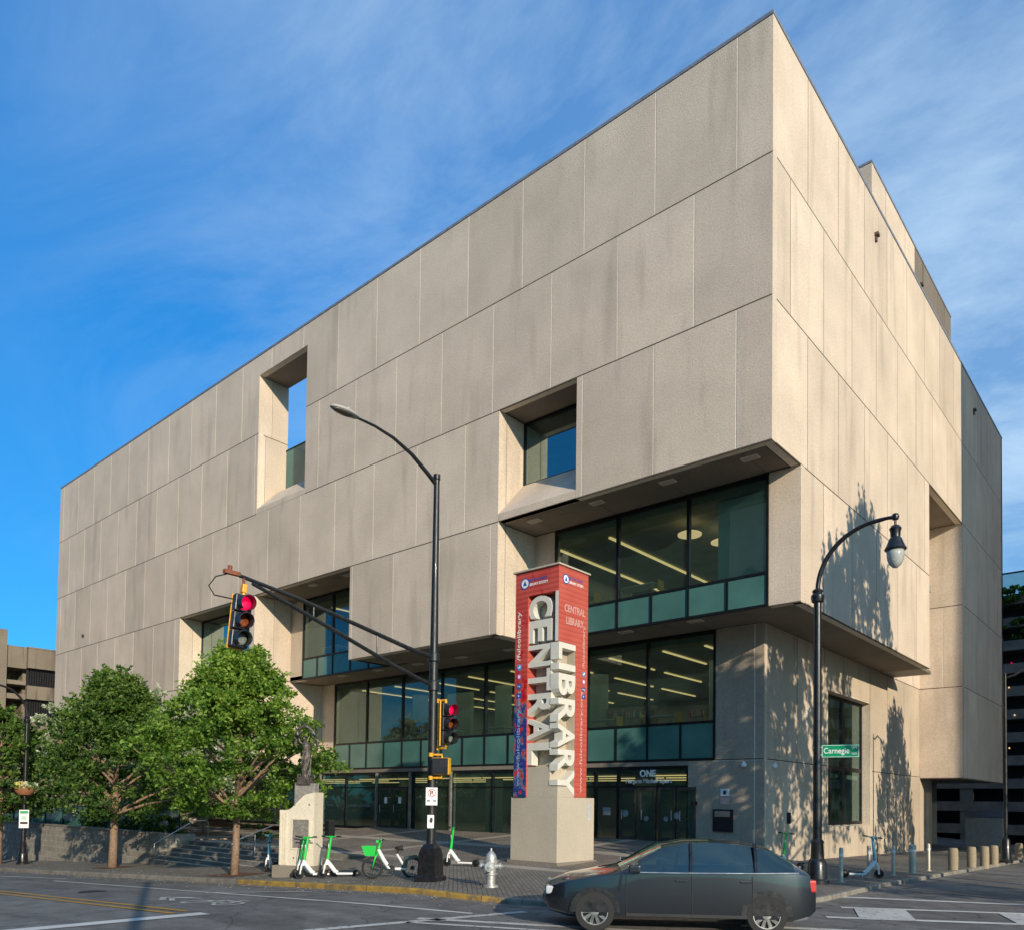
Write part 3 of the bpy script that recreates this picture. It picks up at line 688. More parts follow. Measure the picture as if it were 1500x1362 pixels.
# notices on the right entrance glass
M['notice']=simple('notice_print',(.22,.25,.28),.5,var=.3,scale=8)
for (x,z,r) in ((-8.5,1.2,.16),(-7.45,1.0,.11),(-6.5,1.0,.11),(-5.98,1.15,.15)):
    mb=MB(); mb.lathe([(r,0),(r,.01)],(x,4.72,z),14,axis='y'); mb.build('door_notice',M['notice'],LIB)
mb=MB(); mb.box(-9.75,-9.35,4.82,4.83,1.1,1.45); mb.build('door_notice',M['notice'],LIB)
# lettering on the transom
mb=MB(); put_text(mb,'ONE',1,frame((-7.39,4.72,2.93),(1,0,0),(0,0,1)),.02,.02,fit=(.78,.30))
put_text(mb,'Margaret Mitchell Square',1,frame((-7.35,4.72,2.58),(1,0,0),(0,0,1)),.008,.008,fit=(2.25,.24))
mb.build('address_lettering',simple('address_white',(.85,.85,.82),.5),LIB)
# east window of the core: recessed, with jambs
mb=MB(); X=-2.31-.45
mb.box(X-.1,X+.05,11.85,12.0,.75,6.9); mb.box(X-.1,X+.05,17.8,17.95,.75,6.9); mb.box(X-.1,X+.05,12,17.8,6.75,6.9); mb.box(X-.1,X+.05,12,17.8,.75,.9)
ew=mb.build('window',M['frame'],LIB)
mb=MB(); mb.box(X-.1,X+.04,14.9,15.35,.9,6.75); mb.box(X-.1,X+.045,12,17.8,3.35,3.55); mb.box(X-.1,X+.046,13.2,13.35,.9,3.35); mb.build('mullion',M['frame'],ew)
for y0,y1,z0,z1 in ((12,14.9,3.55,6.75),(15.35,17.8,3.55,6.75),(12,13.2,.9,3.35),(13.35,14.9,.9,3.35),(15.35,17.8,.9,3.35)):
    mb=MB(); mb.quad((X,y0,z0),(X,y1,z0),(X,y1,z1),(X,y0,z1)); mb.build('pane',M['glass'],ew)
mb=MB(); x0,x1=-2.80,-2.315
mb.box(x0,x1,11.6,11.85,.6,7.05); mb.box(x0,x1,17.95,18.2,.6,7.05); mb.box(x0,x1,11.85,17.95,6.9,7.05); mb.prism([(x0,.45),(x1,.45),(x1,.6),(x0,.75)],'y',11.85,17.95); mb.build('window_surround',M['conc'],LIB)
# small fittings on the core walls
for p in ((-3.1,4.78,3.3),(-2.26,5.75,3.28)):
    mb=MB(); mb.lathe([(.02,0),(.10,.02),(.12,.08),(.09,.15),(.0,.19)],(p[0],p[1],p[2]-.18),12); mb.box(p[0]-.04,p[0]+.04,p[1]-.04,p[1]+.08,p[2]-.03,p[2]+.05); mb.build('security_camera',M['signwhite'],LIB,smooth=40)
mb=MB(); mb.box(-4.08,-3.72,4.79,4.83,1.98,2.27,0); mb.box(-4.08,-3.72,4.79,4.83,1.66,1.93,1); mb.box(-3.96,-3.84,4.784,4.789,2.05,2.2,2)
mb.build('wall_sign',[M['signwhite'],simple('pink_sign',(.55,.35,.33),.5),M['ink']],LIB)
mb=MB(); mb.box(-4.4,-3.55,4.76,4.83,.55,1.45,0); mb.box(-4.28,-3.67,4.745,4.76,.62,1.02,1); mb.box(-4.3,-3.65,4.73,4.76,1.15,1.38,2); mb.build('book_drop',[M['pole'],M['ink'],M['steel']],LIB)
mb=MB(); mb.box(-5.35,-5.1,4.77,4.83,1.6,1.75); mb.build('card_reader',M['ink'],LIB)
mb=MB(); mb.box(-2.31,-2.27,7.1,7.45,.9,1.35); mb.build('wall_plaque',M['ink'],LIB)
# ---- interiors seen through the glass
mb=MB()
mb.box(-30,-2.9,5.0,21.9,8.35,8.7); mb.box(-46,-2.9,5.3,21.9,2.98,3.2); mb.box(-30,-.4,2.7,21.9,13.15,13.5); mb.box(-14,-7,1.9,10,18.0,18.3)
mb.box(-46,-2.9,21.5,21.9,-.3,13.5); mb.box(-31,-30,5.3,21,3.5,8.4); mb.box(-3.3,-3.1,5.2,11.5,0,8.7); mb.box(-3.3,-3.1,18.3,21,0,8.7); mb.box(-3.3,-3.1,11.5,18.3,6.9,8.7)
mb.box(-.7,-.5,2.8,19.5,8.9,13.4); mb.box(-13,-12.8,2.7,21,8.9,13.4); mb.box(-20.4,-20.2,2.7,21,8.9,13.4); mb.box(-45.4,-31.3,.5,12,8.9,9.0); mb.box(-45.4,-31.5,7,7.3,8.9,13.4)
mb.box(-13,-7,6,6.3,13.6,18.2)
mb.build('interior_wall',M['interior'],LIB)
mb=MB(); mb.box(-46,-2.9,4.95,21.9,-.2,-.02); mb.box(-30,-2.9,4.95,21.9,3.3,3.5); mb.box(-30,-.4,2.65,21.9,8.75,8.9); mb.build('interior_floor',M['interior_floor'],LIB)
mb=MB()
for x in (-26.5,-19.2,-14.5,-9.5): mb.lathe([(.48,0),(.48,3.0)],(x,8.0,0),20)
for x in (-26.5,-19.5,-12.9,-6.2): mb.lathe([(.48,3.5),(.48,8.4)],(x,9.0,0),20)
mb.box(-24.6,-22.6,9.5,9.8,3.5,8.3)
mb.build('interior_column',simple('column_plaster',(.26,.33,.28),.7,var=.1),LIB,smooth=30)
mb=MB()
for x in (-8.7,-11.4): mb.box(x-.06,x+.06,3.6,14,13.06,13.12)
for x in (-28,-25,-22,-19,-16,-13,-10,-7.2,-5.2):
    for y0,y1 in ((5.6,9.6),(10.6,14.5),(15.5,19.5)):
        if random.random()<.95: mb.box(x-.05,x+.05,y0,y1,8.27,8.32)
for y in (6.6,9.5,13):
    x=-44
    while x<-6:
        L=random.uniform(1.5,4.5); mb.box(x,x+L,y-.05,y+.05,2.88,2.93); x+=L+random.choice((.15,.2,1.6))
for x in (-28.5,-25.5): mb.box(x-.05,x+.05,3.6,9,13.06,13.12)
mb.build('ceiling_lamp',M['strip'],LIB)
def room_light(x0,x1,y0,y1,z,pw):
    l=bpy.data.lights.new('room_light','AREA'); l.shape='RECTANGLE'; l.size=x1-x0; l.size_y=y1-y0; l.energy=pw; l.color=(1,.86,.62)
    o=bpy.data.objects.new('room_light',l); COL.objects.link(o); o.location=((x0+x1)/2,(y0+y1)/2,z)
room_light(-29,-4,5.6,20,8.24,430); room_light(-12.5,-1.5,3.2,18,13.04,190); room_light(-44,-6,6,20,2.86,170); room_light(-30,-21,3.2,14,13.04,120)
for (x,y,z,r) in ((-5.2,4.2,12.6,.48),(-4.5,5.6,12.5,.42),(-4.9,7.2,12.55,.32),(-4.3,6.5,12.0,.35)):
    mb=MB(); mb.lathe([(r*.7,.12),(r,.06),(r,0),(r*.6,-.03),(.01,-.05)],(x,y,z),24); mb.tube([(x,y,z+.1),(x,y,13.2)],.01,6); mb.build('pendant_lamp',M['disc'],LIB,smooth=True)
for (x0,x1,y,z,h_) in ((-13.5,-9.6,9.0,3.95,2.5),(-21,-16.2,10.5,3.95,2.5),(-8.9,-6.6,11.0,3.95,2.6),(-28.2,-24.5,8.2,3.95,2.5),(-9.8,-6.4,8.5,9.4,1.4)):
    mb=MB(); mb.box(x0,x1,y,y+.35,z,z+h_); sh=mb.build('bookshelf',M['interior_floor'],LIB)
    mb=MB(); k=x0+.05
    while k<x1-.1:
        w_=random.uniform(.03,.08)
        for q in range(4): mb.box(k,k+w_*.9,y-.03,y,z+.1+q*h_/4,z+.1+q*h_/4+random.uniform(.24,.34),random.randrange(3))
        k+=w_
    mb.build('books',[simple('book_a',(.30,.10,.06),.7),simple('book_b',(.10,.18,.24),.7),simple('book_c',(.42,.38,.30),.7)],sh)
# furniture just inside the glass
mb=MB(); mb.box(-3.3,-1.35,2.9,3.2,8.95,13.1); mb.build('interior_partition',simple('pale_partition',(.42,.55,.50),.7,var=.05),LIB)
def table(x,y,z,lab,grp):
    t=thing('table',lab,'table',(x,y,z),0,grp)
    mb=MB(); mb.bevbox(-.8,.8,-.4,.4,.98,1.02,.01); mb.build('tabletop',M['table'],t)
    for sx in (-.74,.74):
        for sy in (-.34,.34):
            mb=MB(); mb.box(sx-.025,sx+.025,sy-.025,sy+.025,0,.98); mb.build('leg',M['steel'],t)
    return t
def chair(x,y,z,rz,lab,grp):
    t=thing('chair',lab,'chair',(x,y,z),rz,grp)
    mb=MB(); mb.bevbox(-.22,.22,-.22,.22,.62,.67,.015); mb.build('seat',M['chairy'],t)
    mb=MB(); mb.bevbox(-.22,.22,.18,.22,.72,1.15,.015); mb.build('backrest',M['chairy'],t)
    for sx in (-.2,.2):
        for sy in (-.18,.2):
            mb=MB(); mb.tube([(sx,sy,0),(sx*.8,sy*.8,.63)],.014,6); mb.build('leg',M['steel'],t)
    return t
fl=4.42; f2=9.55   # raised reading platforms behind the spandrels
mb=MB(); mb.box(-29,-4.6,5.3,7.2,3.5,fl); mb.box(-29,-1.3,2.9,5.2,8.9,f2); mb.build('interior_floor',M['interior_floor'],LIB)
for i,(x,l) in enumerate(((-10.3,'reading table inside the glass just right of the red sign pillar'),(-7.3,'reading table inside the glass above the word ONE'),(-16.8,'reading table inside the glass right of the pole signal'),(-20.4,'reading table inside the glass directly behind the signal pole'))): table(x,5.55,fl,l,'high tables in the middle storey window')
for i,(x,rz,l) in enumerate(((-9.2,1.5,'stool chair inside the middle storey right of the red pillar'),(-8.4,-1.5,'chair left of the table above the entrance name'),(-6.2,1.5,'chair right of the table above the entrance name'),(-5.4,-1.2,'chair nearest the right end of the middle storey window'))): chair(x,5.55,fl,rz,l,'chairs in the middle storey window')
table(-6.9,3.3,f2,'desk inside the upper bay window with a yellow chair at its right','tables in the upper bay window'); chair(-5.8,3.3,f2,1.57,'yellow chair beside the desk in the upper bay window','chairs in the upper bay window')
table(-10.0,3.3,f2,'desk low in the left corner of the upper bay window','tables in the upper bay window'); chair(-8.95,3.3,f2,1.57,'yellow chair low behind the red pillar top in the upper bay window','chairs in the upper bay window')
table(-27.8,3.3,f2,'small desk inside the narrow upper window behind the signal arm','tables in the upper bay window')
# ------------------------------------------------------------------ sign pillar
SG=thing('sign_pillar','tall red and cream library sign pillar with big carved letters on a concrete base','sign',(-5.15,-4.5,-.5))
def loc(mb,name,m,parent=SG,**k):
    o=mb.build(name,m,parent,**k); return o
SG.location=(0,0,0)
mb=MB(); mb.bevbox(-7.12,-5.15,-4.5,-2.45,-.9,1.80,.012); loc(mb,'base',M['conc_pillar'])
mb=MB(); mb.box(-7.2,-5.08,-4.57,-2.38,-.9,-.30); loc(mb,'plinth',M['conc_dark'])
mb=MB(); mb.bevbox(-6.43,-5.152,-4.498,-3.62,1.80,2.16,.008); mb.bevbox(-6.43,-5.47,-4.498,-3.62,2.16,2.80,.008); mb.box(-6.42,-5.5,-4.1,-3.6,2.8,8.5); loc(mb,'column',M['conc_pillar'])
def wrap(name,side):
    m,nt,b=mat(name); v=mapping(nt)
    sp=nt.nodes.new('ShaderNodeSeparateXYZ'); nt.links.new(v,sp.inputs[0])
    n=noi(nt,v,1.1,5,.5)
    red=ramp(nt,n,[(.3,(.50,.055,.04)),(.7,(.60,.10,.075))] if side=='s' else [(.3,(.47,.085,.06)),(.7,(.52,.11,.08))])
    if side=='s':
        vv=mapping(nt,scale=(1.6,1.6,.9),loc=(2.1,.4,.2)); nb=noi(nt,vv,2.2,3,.55)
        # below about 5 m the print turns to blue and violet blots
        hm=N(nt,'ShaderNodeMapRange'); hm.inputs['From Min'].default_value=5.2; hm.inputs['From Max'].default_value=3.9; nt.links.new(sp.outputs[2],hm.inputs['Value'])
        ad=N(nt,'ShaderNodeMath',operation='MULTIPLY_ADD'); ad.inputs[1].default_value=.55; nt.links.new(hm.outputs[0],ad.inputs[0]); nt.links.new(nb,ad.inputs[2])
        c1=ramp(nt,ad.outputs[0],[(.62,(1,1,1)),(.64,(.0,.0,.0))]); 
        blue=ramp(nt,nb,[(.36,(.50,.03,.03)),(.39,(.015,.045,.20)),(.52,(.02,.05,.22)),(.54,(.13,.14,.24)),(.60,(.15,.14,.22)),(.62,(.50,.03,.03))])
        # dark red swirl nearer the top
        sw=N(nt,'ShaderNodeMapRange'); sw.inputs['From Min'].default_value=8.3; sw.inputs['From Max'].default_value=7.4; nt.links.new(sp.outputs[2],sw.inputs['Value'])
        s2=N(nt,'ShaderNodeMath',operation='MULTIPLY'); nt.links.new(sw.outputs[0],s2.inputs[0]); nt.links.new(ramp(nt,nb,[(.40,1.0),(.44,0.0)]),s2.inputs[1])
        xm=nt.nodes.new('ShaderNodeMix'); xm.data_type='RGBA'; nt.links.new(s2.outputs[0],xm.inputs[0]); nt.links.new(red,xm.inputs[6]); xm.inputs[7].default_value=(.50,.008,.012,1); red=xm.outputs[2]
        x=nt.nodes.new('ShaderNodeMix'); x.data_type='RGBA'; nt.links.new(c1,x.inputs[0]); nt.links.new(blue,x.inputs[6]); nt.links.new(red,x.inputs[7]); red=x.outputs[2]
    # fine corrugation
    wv=nt.nodes.new('ShaderNodeTexWave'); wv.bands_direction='Z'; wv.inputs['Scale'].default_value=1.9; wv.inputs['Distortion'].default_value=.3; nt.links.new(v,wv.inputs['Vector'])
    c=mul(nt,red,ramp(nt,wv.outputs['Fac'],[(.0,.72),(.16,1.0)]),.9)
    nt.links.new(c,b.inputs['Base Color']); b.inputs['Roughness'].default_value=.45
    bn=nt.nodes.new('ShaderNodeBump'); bn.inputs['Strength'].default_value=.4; bn.inputs['Distance'].default_value=.02; nt.links.new(wv.outputs['Fac'],bn.inputs['Height']); nt.links.new(bn.outputs[0],b.inputs['Normal'])
    return m
ws=wrap('printed_wrap_left','s'); we=wrap('printed_wrap_right','e')
ZT_=9.34
# top block, left strip, right strip: south faces take slot 0, east faces slot 1
def wrapbox(x0,x1,y0,y1,z0,z1,name='wrap_panel',south=0):
    mb=MB(); vs=[(x0,y0,z0),(x1,y0,z0),(x1,y1,z0),(x0,y1,z0),(x0,y0,z1),(x1,y0,z1),(x1,y1,z1),(x0,y1,z1)]
    mb.add(vs,[(0,3,2,1),(4,5,6,7)],0); mb.add(vs,[(0,1,5,4)],south); mb.add(vs,[(1,2,6,5)],1); mb.add(vs,[(2,3,7,6),(3,0,4,7)],0)
    return mb.build(name,[ws,we,M['conc_pillar']],SG)
wrapbox(-6.98,-5.15,-4.55,-2.92,8.5,ZT_); wrapbox(-6.98,-6.43,-4.55,-2.92,1.802,8.5); wrapbox(-6.43,-5.15,-3.62,-2.92,1.802,8.5,south=2)
mb=MB(); mb.box(-6.43,-5.15,-4.55,-3.62,6.80,8.5); 
# the east side stays closed above the first letter of the second word: thin sheet
mb=MB(); vs=[(-5.28,-4.55,6.86),(-5.15,-4.55,6.86),(-5.15,-3.62,6.86),(-5.28,-3.62,6.86),(-5.28,-4.55,8.5),(-5.15,-4.55,8.5),(-5.15,-3.62,8.5),(-5.28,-3.62,8.5)]
mb.add(vs,[(1,2,6,5)],1); mb.add(vs,[(0,3,2,1),(3,0,4,7),(2,3,7,6)],0); mb.add(vs,[(0,1,5,4)],2); mb.build('wrap_panel',[ws,we,M['letter']],SG)
mb=MB(); mb.box(-7.05,-5.09,-4.62,-2.86,ZT_,ZT_+.055); loc(mb,'cap',M['conc_pillar'])
# carved words, read downwards
def bigword(word,z1,z0,side,depth=.34):
    pitch=(z1-z0)/len(word)
    for i,ch in enumerate(word):
        zc=z1-pitch*(i+.5); mb=MB()
        wdt=pitch*(.90 if ch!='I' else .36)
        if side=='s': M4=frame((-5.95,-4.5+depth/2,zc),(0,0,-1),(1,0,0)); fit=(wdt,.98)
        else: M4=frame((-5.15-depth/2+.01,-4.06,zc),(0,0,-1),(0,1,0)); fit=(wdt,.90)
        # text normal must face outward
        vs,fs=text_mb(ch,1,.5,.028)
        xs_=[v.x for v in vs]; ys_=[v.y for v in vs]; zs_=[v.z for v in vs]
        for v in vs:
            v.x=(v.x-(max(xs_)+min(xs_))/2)*fit[0]/(max(xs_)-min(xs_)); v.y=(v.y-(max(ys_)+min(ys_))/2)*fit[1]/(max(ys_)-min(ys_)); v.z=v.z*depth
        mb.add([M4@v for v in vs],fs); mb.build('carved_letter',M['letter'],SG)
bigword('CENTRAL',8.50,2.82,'s')
def bw2(word,zs):
    for ch,(a,b) in zip(word,zs):
        vs,fs=text_mb(ch,1,.5,.028); depth=.34; M4=frame((-5.15-depth/2+.012,-4.07,(a+b)/2),(0,0,-1),(0,1,0)); fit=(a-b,.90)
        xs_=[v.x for v in vs]; ys_=[v.y for v in vs]
        for v in vs:
            v.x=(v.x-(max(xs_)+min(xs_))/2)*fit[0]/(max(xs_)-min(xs_)); v.y=(v.y-(max(ys_)+min(ys_))/2)*fit[1]/(max(ys_)-min(ys_)); v.z=v.z*depth
        mb=MB(); mb.add([M4@v for v in vs],fs); mb.build('carved_letter',M['letter'],SG)
bw2('LIBRARY',[(6.84,6.28),(6.16,5.95),(5.83,5.12),(5.02,4.25),(4.20,3.42),(3.36,2.66),(2.70,1.86)])
# printed lettering
sf=-4.556; ef=-5.146
def pr_s(txt,x,z,fit,up_=False,m='signwhite',name='printed_lettering'):
    mb=MB(); M4=frame((x,sf,z),(0,0,1),(-1,0,0)) if up_ else frame((x,sf,z),(1,0,0),(0,0,1)); put_text(mb,txt,1,M4,.003,.01,fit=fit); mb.build(name,M[m],SG)
def pr_e(txt,y,z,fit,up_=False,m='signwhite',name='printed_lettering'):
    mb=MB(); M4=frame((ef,y,z),(0,0,1),(0,-1,0)) if up_ else frame((ef,y,z),(0,1,0),(0,0,1)); put_text(mb,txt,1,M4,.003,.01,fit=fit); mb.build(name,M[m],SG)
M['faintred']=simple('faint_red_print',(.55,.17,.13),.5,var=.05); M['faintpink']=simple('faint_pink_print',(.60,.36,.33),.5,var=.05); M['faintblue']=simple('faint_blue_print',(.22,.36,.58),.5,var=.05)
pr_s('/fulcolibrary',-6.80,7.2,(1.65,.19),True); pr_s('www.fulcolibrary.org',-6.78,3.75,(3.2,.17),True,'faintblue')
pr_e('/fulcolibrary',-3.14,6.85,(1.45,.17),True,'faintpink'); pr_e('www.fulcolibrary.org',-3.24,3.65,(3.4,.17),True,'faintpink')
pr_e('CENTRAL',-3.66,8.0,(1.15,.24),False,'faintpink'); pr_e('LIBRARY',-3.66,7.6,(.95,.24),False,'faintpink')
for f,a,c1_,c2_ in ((pr_s,-6.02,-6.55,0),(pr_e,-3.62,-4.1,0)):
    f('FULTON COUNTY',a,9.02,(.80,.09),False,'signblue'); f('LIBRARY SYSTEM',a,8.88,(.80,.09),False,'signwhite')
for (x,z,s) in ((-6.57,8.94,'s'),(-4.18,8.94,'e')):
    mb=MB()
    if s=='s':
        mb.lathe([(.19,0),(.19,-.004)],(x,sf,z),22,axis='y'); mb.lathe([(.15,-.006),(.15,-.009)],(x,sf,z),22,1,axis='y')
        mb.add([(x-.08,sf-.012,z-.07),(x+.08,sf-.012,z-.07),(x,sf-.012,z+.11)],[(0,1,2)],2)
    else:
        mb.lathe([(.17,0),(.17,.004)],(ef,x,z),22,axis='x'); mb.lathe([(.13,.006),(.13,.009)],(ef,x,z),22,1,axis='x')
        mb.add([(ef+.012,x-.07,z-.07),(ef+.012,x+.07,z-.07),(ef+.012,x,z+.10)],[(0,1,2)],2)
    mb.build('round_emblem',[M['signblue'],M['signwhite'],M['signblue']],SG)
# four round media icons under each slogan
for s,c0,zs in (('s',-6.78,(6.15,5.83,5.51,5.19)),('e',-3.14,(5.95,5.69,5.43,5.19))):
    for k,z in enumerate(zs):
        mb=MB(); r=.11 if s=='s' else .09
        mi=(0,3,2,0)[k]
        def P(a,b,d): return (c0+a,sf-d,z+b) if s=='s' else (ef+d,c0+a,z+b)
        n=16
        if k==3: pts=[(-r,-r*.75),(r,-r*.75),(r,r*.75),(-r,r*.75)]
        else: pts=[(r*math.cos(2*math.pi*i/n),r*math.sin(2*math.pi*i/n)) for i in range(n)]
        mb.add([P(a,b,.004) for a,b in pts],[tuple(range(len(pts)))],(1,3,2,0)[k])
        if k==0: mb.add([P(a,b,.007) for a,b in ((-.07,.02),(-.02,-.05),(.05,-.02),(.07,.06),(.02,.06),(-.02,.0))],[tuple(range(6))],4)
        if k==1: mb.add([P(a,b,.007) for a,b in ((-.05,-.05),(.05,-.05),(.05,.05),(-.05,.05))],[(0,1,2,3)],4)
        if k==2: mb.add([P(a,b,.007) for a,b in ((-.07,-.015),(.03,-.015),(.03,-.045),(.05,-.045),(.05,.015),(-.07,.015))],[(0,1,2,5),(2,3,4,5)],4)
        if k==3: mb.add([P(a,b,.007) for a,b in ((-.03,-.035),(.035,0),(-.03,.035))],[(0,1,2)],4)
        mb.build('media_icon',[M['signblue'],simple('icon_blue',(.05,.28,.62),.4),simple('icon_navy',(.04,.10,.36),.4),simple('icon_pink',(.42,.08,.26),.4),M['signwhite']],SG)
mb=MB(); mb.box(-5.15,-5.14,-2.85,-2.72,1.05,1.62); loc(mb,'sticker',simple('pale_sticker',(.45,.48,.55),.5,var=.2))
# ------------------------------------------------------------------ traffic signal pole
def H(x,y): return hh(x,y)
PX,PY=-4.69,-10.46; PZ=H(PX,PY)
TP=thing('signal_pole','dark grey traffic signal and street light pole with square bell base beside the kerb','signal pole',(PX,PY,PZ))
def mbp(): return MB()
mb=MB(); h=10.2-PZ
mb.tube([(0,0,.3),(0,0,5.0),(0,0,7),(0,0,h)],[.125,.115,.098,.075],20); mb.lathe([(.13,4.95),(.15,4.97),(.15,5.2),(.13,5.22)],seg=20); mb.lathe([(.14,5.72),(.155,5.74),(.155,5.92),(.14,5.94)],seg=20); mb.lathe([(.08,h-.12),(.095,h-.1),(.095,h+.02),(.03,h+.06)],seg=14)
mb.build('pole',M['pole'],TP,smooth=35)
mb=MB(); n=8
mb.lathe([(.44,0),(.44,.12),(.36,.16),(.33,.7),(.27,.86),(.20,.95),(.14,.98)],seg=4); 
b_=mb.build('base',M['black'],TP); b_.rotation_euler[2]=R(20)
# double mast arm towards the roadway
mb=MB()
a1=[(0,0,5.83),(0,-.9,5.95),(0,-2.5,6.25),(0,-4.2,6.55),(0,-5.6,6.74)]; a2=[(0,0,5.08),(0,-1.4,5.45),(0,-3,5.95),(0,-4.4,6.38),(0,-5.3,6.64)]
mb.tube(a1,[.055,.055,.05,.045,.04],10); mb.tube(a2,[.05,.05,.048,.045,.04],10)
for y,z0,z1 in ((-1.9,5.6,6.1),(-3.75,6.17,6.44)): mb.tube([(0,y,z0),(0,y,z1)],.02,6)
mb.build('mast_arm',M['pole'],TP,smooth=40)
mb=MB(); mb.box(-.05,.05,-5.95,-5.6,6.72,6.80); mb.tube([(0,-5.82,6.74),(0,-5.82,6.9)],.05,8); mb.tube([(0,-5.5,6.75),(0,-5.5,6.45)],.03,8); mb.build('arm_clamp',simple('rusty_clamp',(.22,.07,.035),.8,var=.4),TP)
mb=MB(); mb.tube([(0,-5.8,6.75),(-.05,-6.1,6.62),(-.05,-6.25,6.4),(0,-6.15,6.22),(0,-5.7,6.22)],.014,6); mb.build('cable',M['blackr'],TP)
# luminaire arm
mb=MB(); z0=h-.25
mb.tube([(0,0,z0),(0,-.35,z0+.22),(0,-.9,z0+.52),(0,-1.5,z0+.72),(0,-2.1,z0+.80),(0,-2.65,z0+.80)],[.06,.055,.05,.042,.035,.03],10); mb.build('luminaire_arm',M['pole'],TP,smooth=40)
mb=MB(); 
bm=bmesh.new(); bmesh.ops.create_uvsphere(bm,u_segments=16,v_segments=10,radius=1)
for v in bm.verts: v.co=Vector((v.co.x*.16,-3.0+v.co.y*.42,z0+.80+(v.co.z*.09 if v.co.z>0 else v.co.z*.05)))
mb.addbm(bm); mb.tube([(0,-2.9,z0+.88),(0,-2.9,z0+.95)],.04,8)
lu=mb.build('luminaire',simple('luminaire_grey',(.40,.38,.34),.5,var=.1),TP,smooth=True)
bm=bmesh.new(); bmesh.ops.create_uvsphere(bm,u_segments=16,v_segments=8,radius=1)
for v in bm.verts: v.co=Vector((v.co.x*.125,-3.05+v.co.y*.30,z0+.77+v.co.z*.045))
mb=MB(); mb.addbm(bm); mb.build('lens',simple('lamp_lens',(.10,.09,.08),.2,coat=.5),lu,smooth=True)
# signal head: local frame, lenses look along +X
def signal_head(name,label,locx,rz,yellow_back=True,lit=0,s=1.0,tilt=0):
    t=thing(name,label,'traffic light',locx,rz,'traffic signals on the corner pole'); t.rotation_euler=(tilt,0,rz); t.scale=(s,s,s)
    cols=['red_on','amber','greenlens']
    for i in range(3):
        zc=-.18-.36*i
        mb=MB(); mb.bevbox(-.12,.08,-.17,.17,zc-.17,zc+.17,.02); hd=mb.build('housing',M['signal'],t)
        mb=MB(); mb.lathe([(.145,.0),(.12,.02),(.07,.035),(.01,.04)],(.085,0,zc),20,axis='x'); mb.build('lens',M[cols[i]],t,smooth=True)
        # open tunnel visor
        mb=MB(); seg=18; vs=[];fs=[]
        for k in range(seg+1):
            a=R(-60)+R(300)*k/seg; y,z=math.cos(a)*.155,math.sin(a)*.155
            top=.26 if math.sin(a)>-.2 else .16
            vs+=[(.08,y,zc+z),(.08+top,y,zc+z-.02),(.08+top,y*.94,zc+z*.94-.02),(.08,y*.94,zc+z*.94)]
        # start from the bottom gap
        vs2=[]
        for k in range(seg+1):
            a=R(-90+30)+R(300)*k/seg; y,z=math.cos(a)*.155,math.sin(a)*.155
            L=.25+.03*math.sin(a)
            vs2+=[(.08,y,zc+z),(.08+L,y,zc+z-.03),(.08+L,y*.93,zc+z*.93-.03),(.08,y*.93,zc+z*.93)]
        for k in range(seg):
            for q in range(4):
                a=k*4+q; b=k*4+(q+1)%4; fs.append((a,a+4,b+4,b))
        mb.add(vs2,fs); mb.build('visor',M['signal'],t,smooth=50)
    mb=MB(); mb.box(-.145,-.12,-.175,.175,-1.09,.01); mb.box(-.13,.02,-.175,-.168,-.365,-.355); mb.box(-.13,-.11,-.185,-.175,-1.09,.01)
    mb.build('back_plate',M['yellow'] if yellow_back else M['signal'],t)
    return t
hd1=signal_head('traffic_light','three lens traffic light with glowing red lens hanging from the end of the mast arm','x',0) if False else None
HX=(PX,PY-5.5,PZ+6.35)
t1=signal_head('traffic_light','three lens traffic light with glowing red lens hanging from the end of the mast arm',HX,R(-8),True,s=1.05,tilt=R(-5))
mb=MB(); mb.tube([(0,0,.0),(0,0,.16)],.035,8); mb.bevbox(-.09,.05,-.05,.05,.04,.22,.02); mb.build('hanger',M['yellow'],t1)
t2=signal_head('traffic_light','three lens traffic light in a yellow bracket on the side of the pole',(PX+.42,PY+.10,PZ+4.62),R(-12),True)
mb=MB()
for z in (.08,-1.16): mb.tube([(-.38,-.08,z),(-.05,0,z),(-.05,0,z+(-.1 if z>0 else .1))],.035,8); mb.lathe([(.07,-.05),(.07,.05)],(-.36,-.08,z),10)
mb.tube([(-.02,-.19,.06),(-.02,-.19,-1.12)],.018,6); mb.build('bracket',M['yellow'],t2)
# pedestrian signal facing the crossing
pd=thing('pedestrian_signal','boxy pedestrian signal with dark louvred face and yellow case under the pole traffic light','pedestrian signal',(PX+.33,PY+.03,PZ+2.98),R(28))
mb=MB(); mb.bevbox(-.22,.22,-.12,.12,-.22,.22,.03); mb.build('case',M['yellow'],pd)
mb=MB(); mb.box(-.205,.205,-.16,-.12,-.205,.205); fc=mb.build('face',M['signal'],pd)
mb=MB()
for i in range(12): mb.box(-.19,.19,-.175,-.16,-.19+i*.033,-.182+i*.033)
for i in range(12): mb.box(-.19+i*.033,-.185+i*.033,-.172,-.16,-.19,.19)
mb.build('louvre',simple('louvre_grey',(.05,.055,.06),.4),fc)
for z in (.3,-.3): mb=MB(); mb.tube([(-.33,0,z),(0,0,z),(0,0,z*.7)],.03,8); mb.lathe([(.06,-.05),(.06,.05)],(-.3,0,z),10); mb.build('bracket',M['yellow'],pd)
vd=Vector((cp['X']-PX,cp['Y']-PY,0)).normalized(); face=math.atan2(vd.y,vd.x)+math.pi/2
np_=thing('no_parking_sign','small white no parking sign with red circle strapped to the signal pole','sign',(PX+vd.x*.16,PY+vd.y*.16,PZ+2.2),face+R(4))
mb=MB(); mb.bevbox(-.15,.15,-.006,.006,-.23,.23,.004); mb.build('plate',M['signwhite'],np_)
mb=MB(); n=22
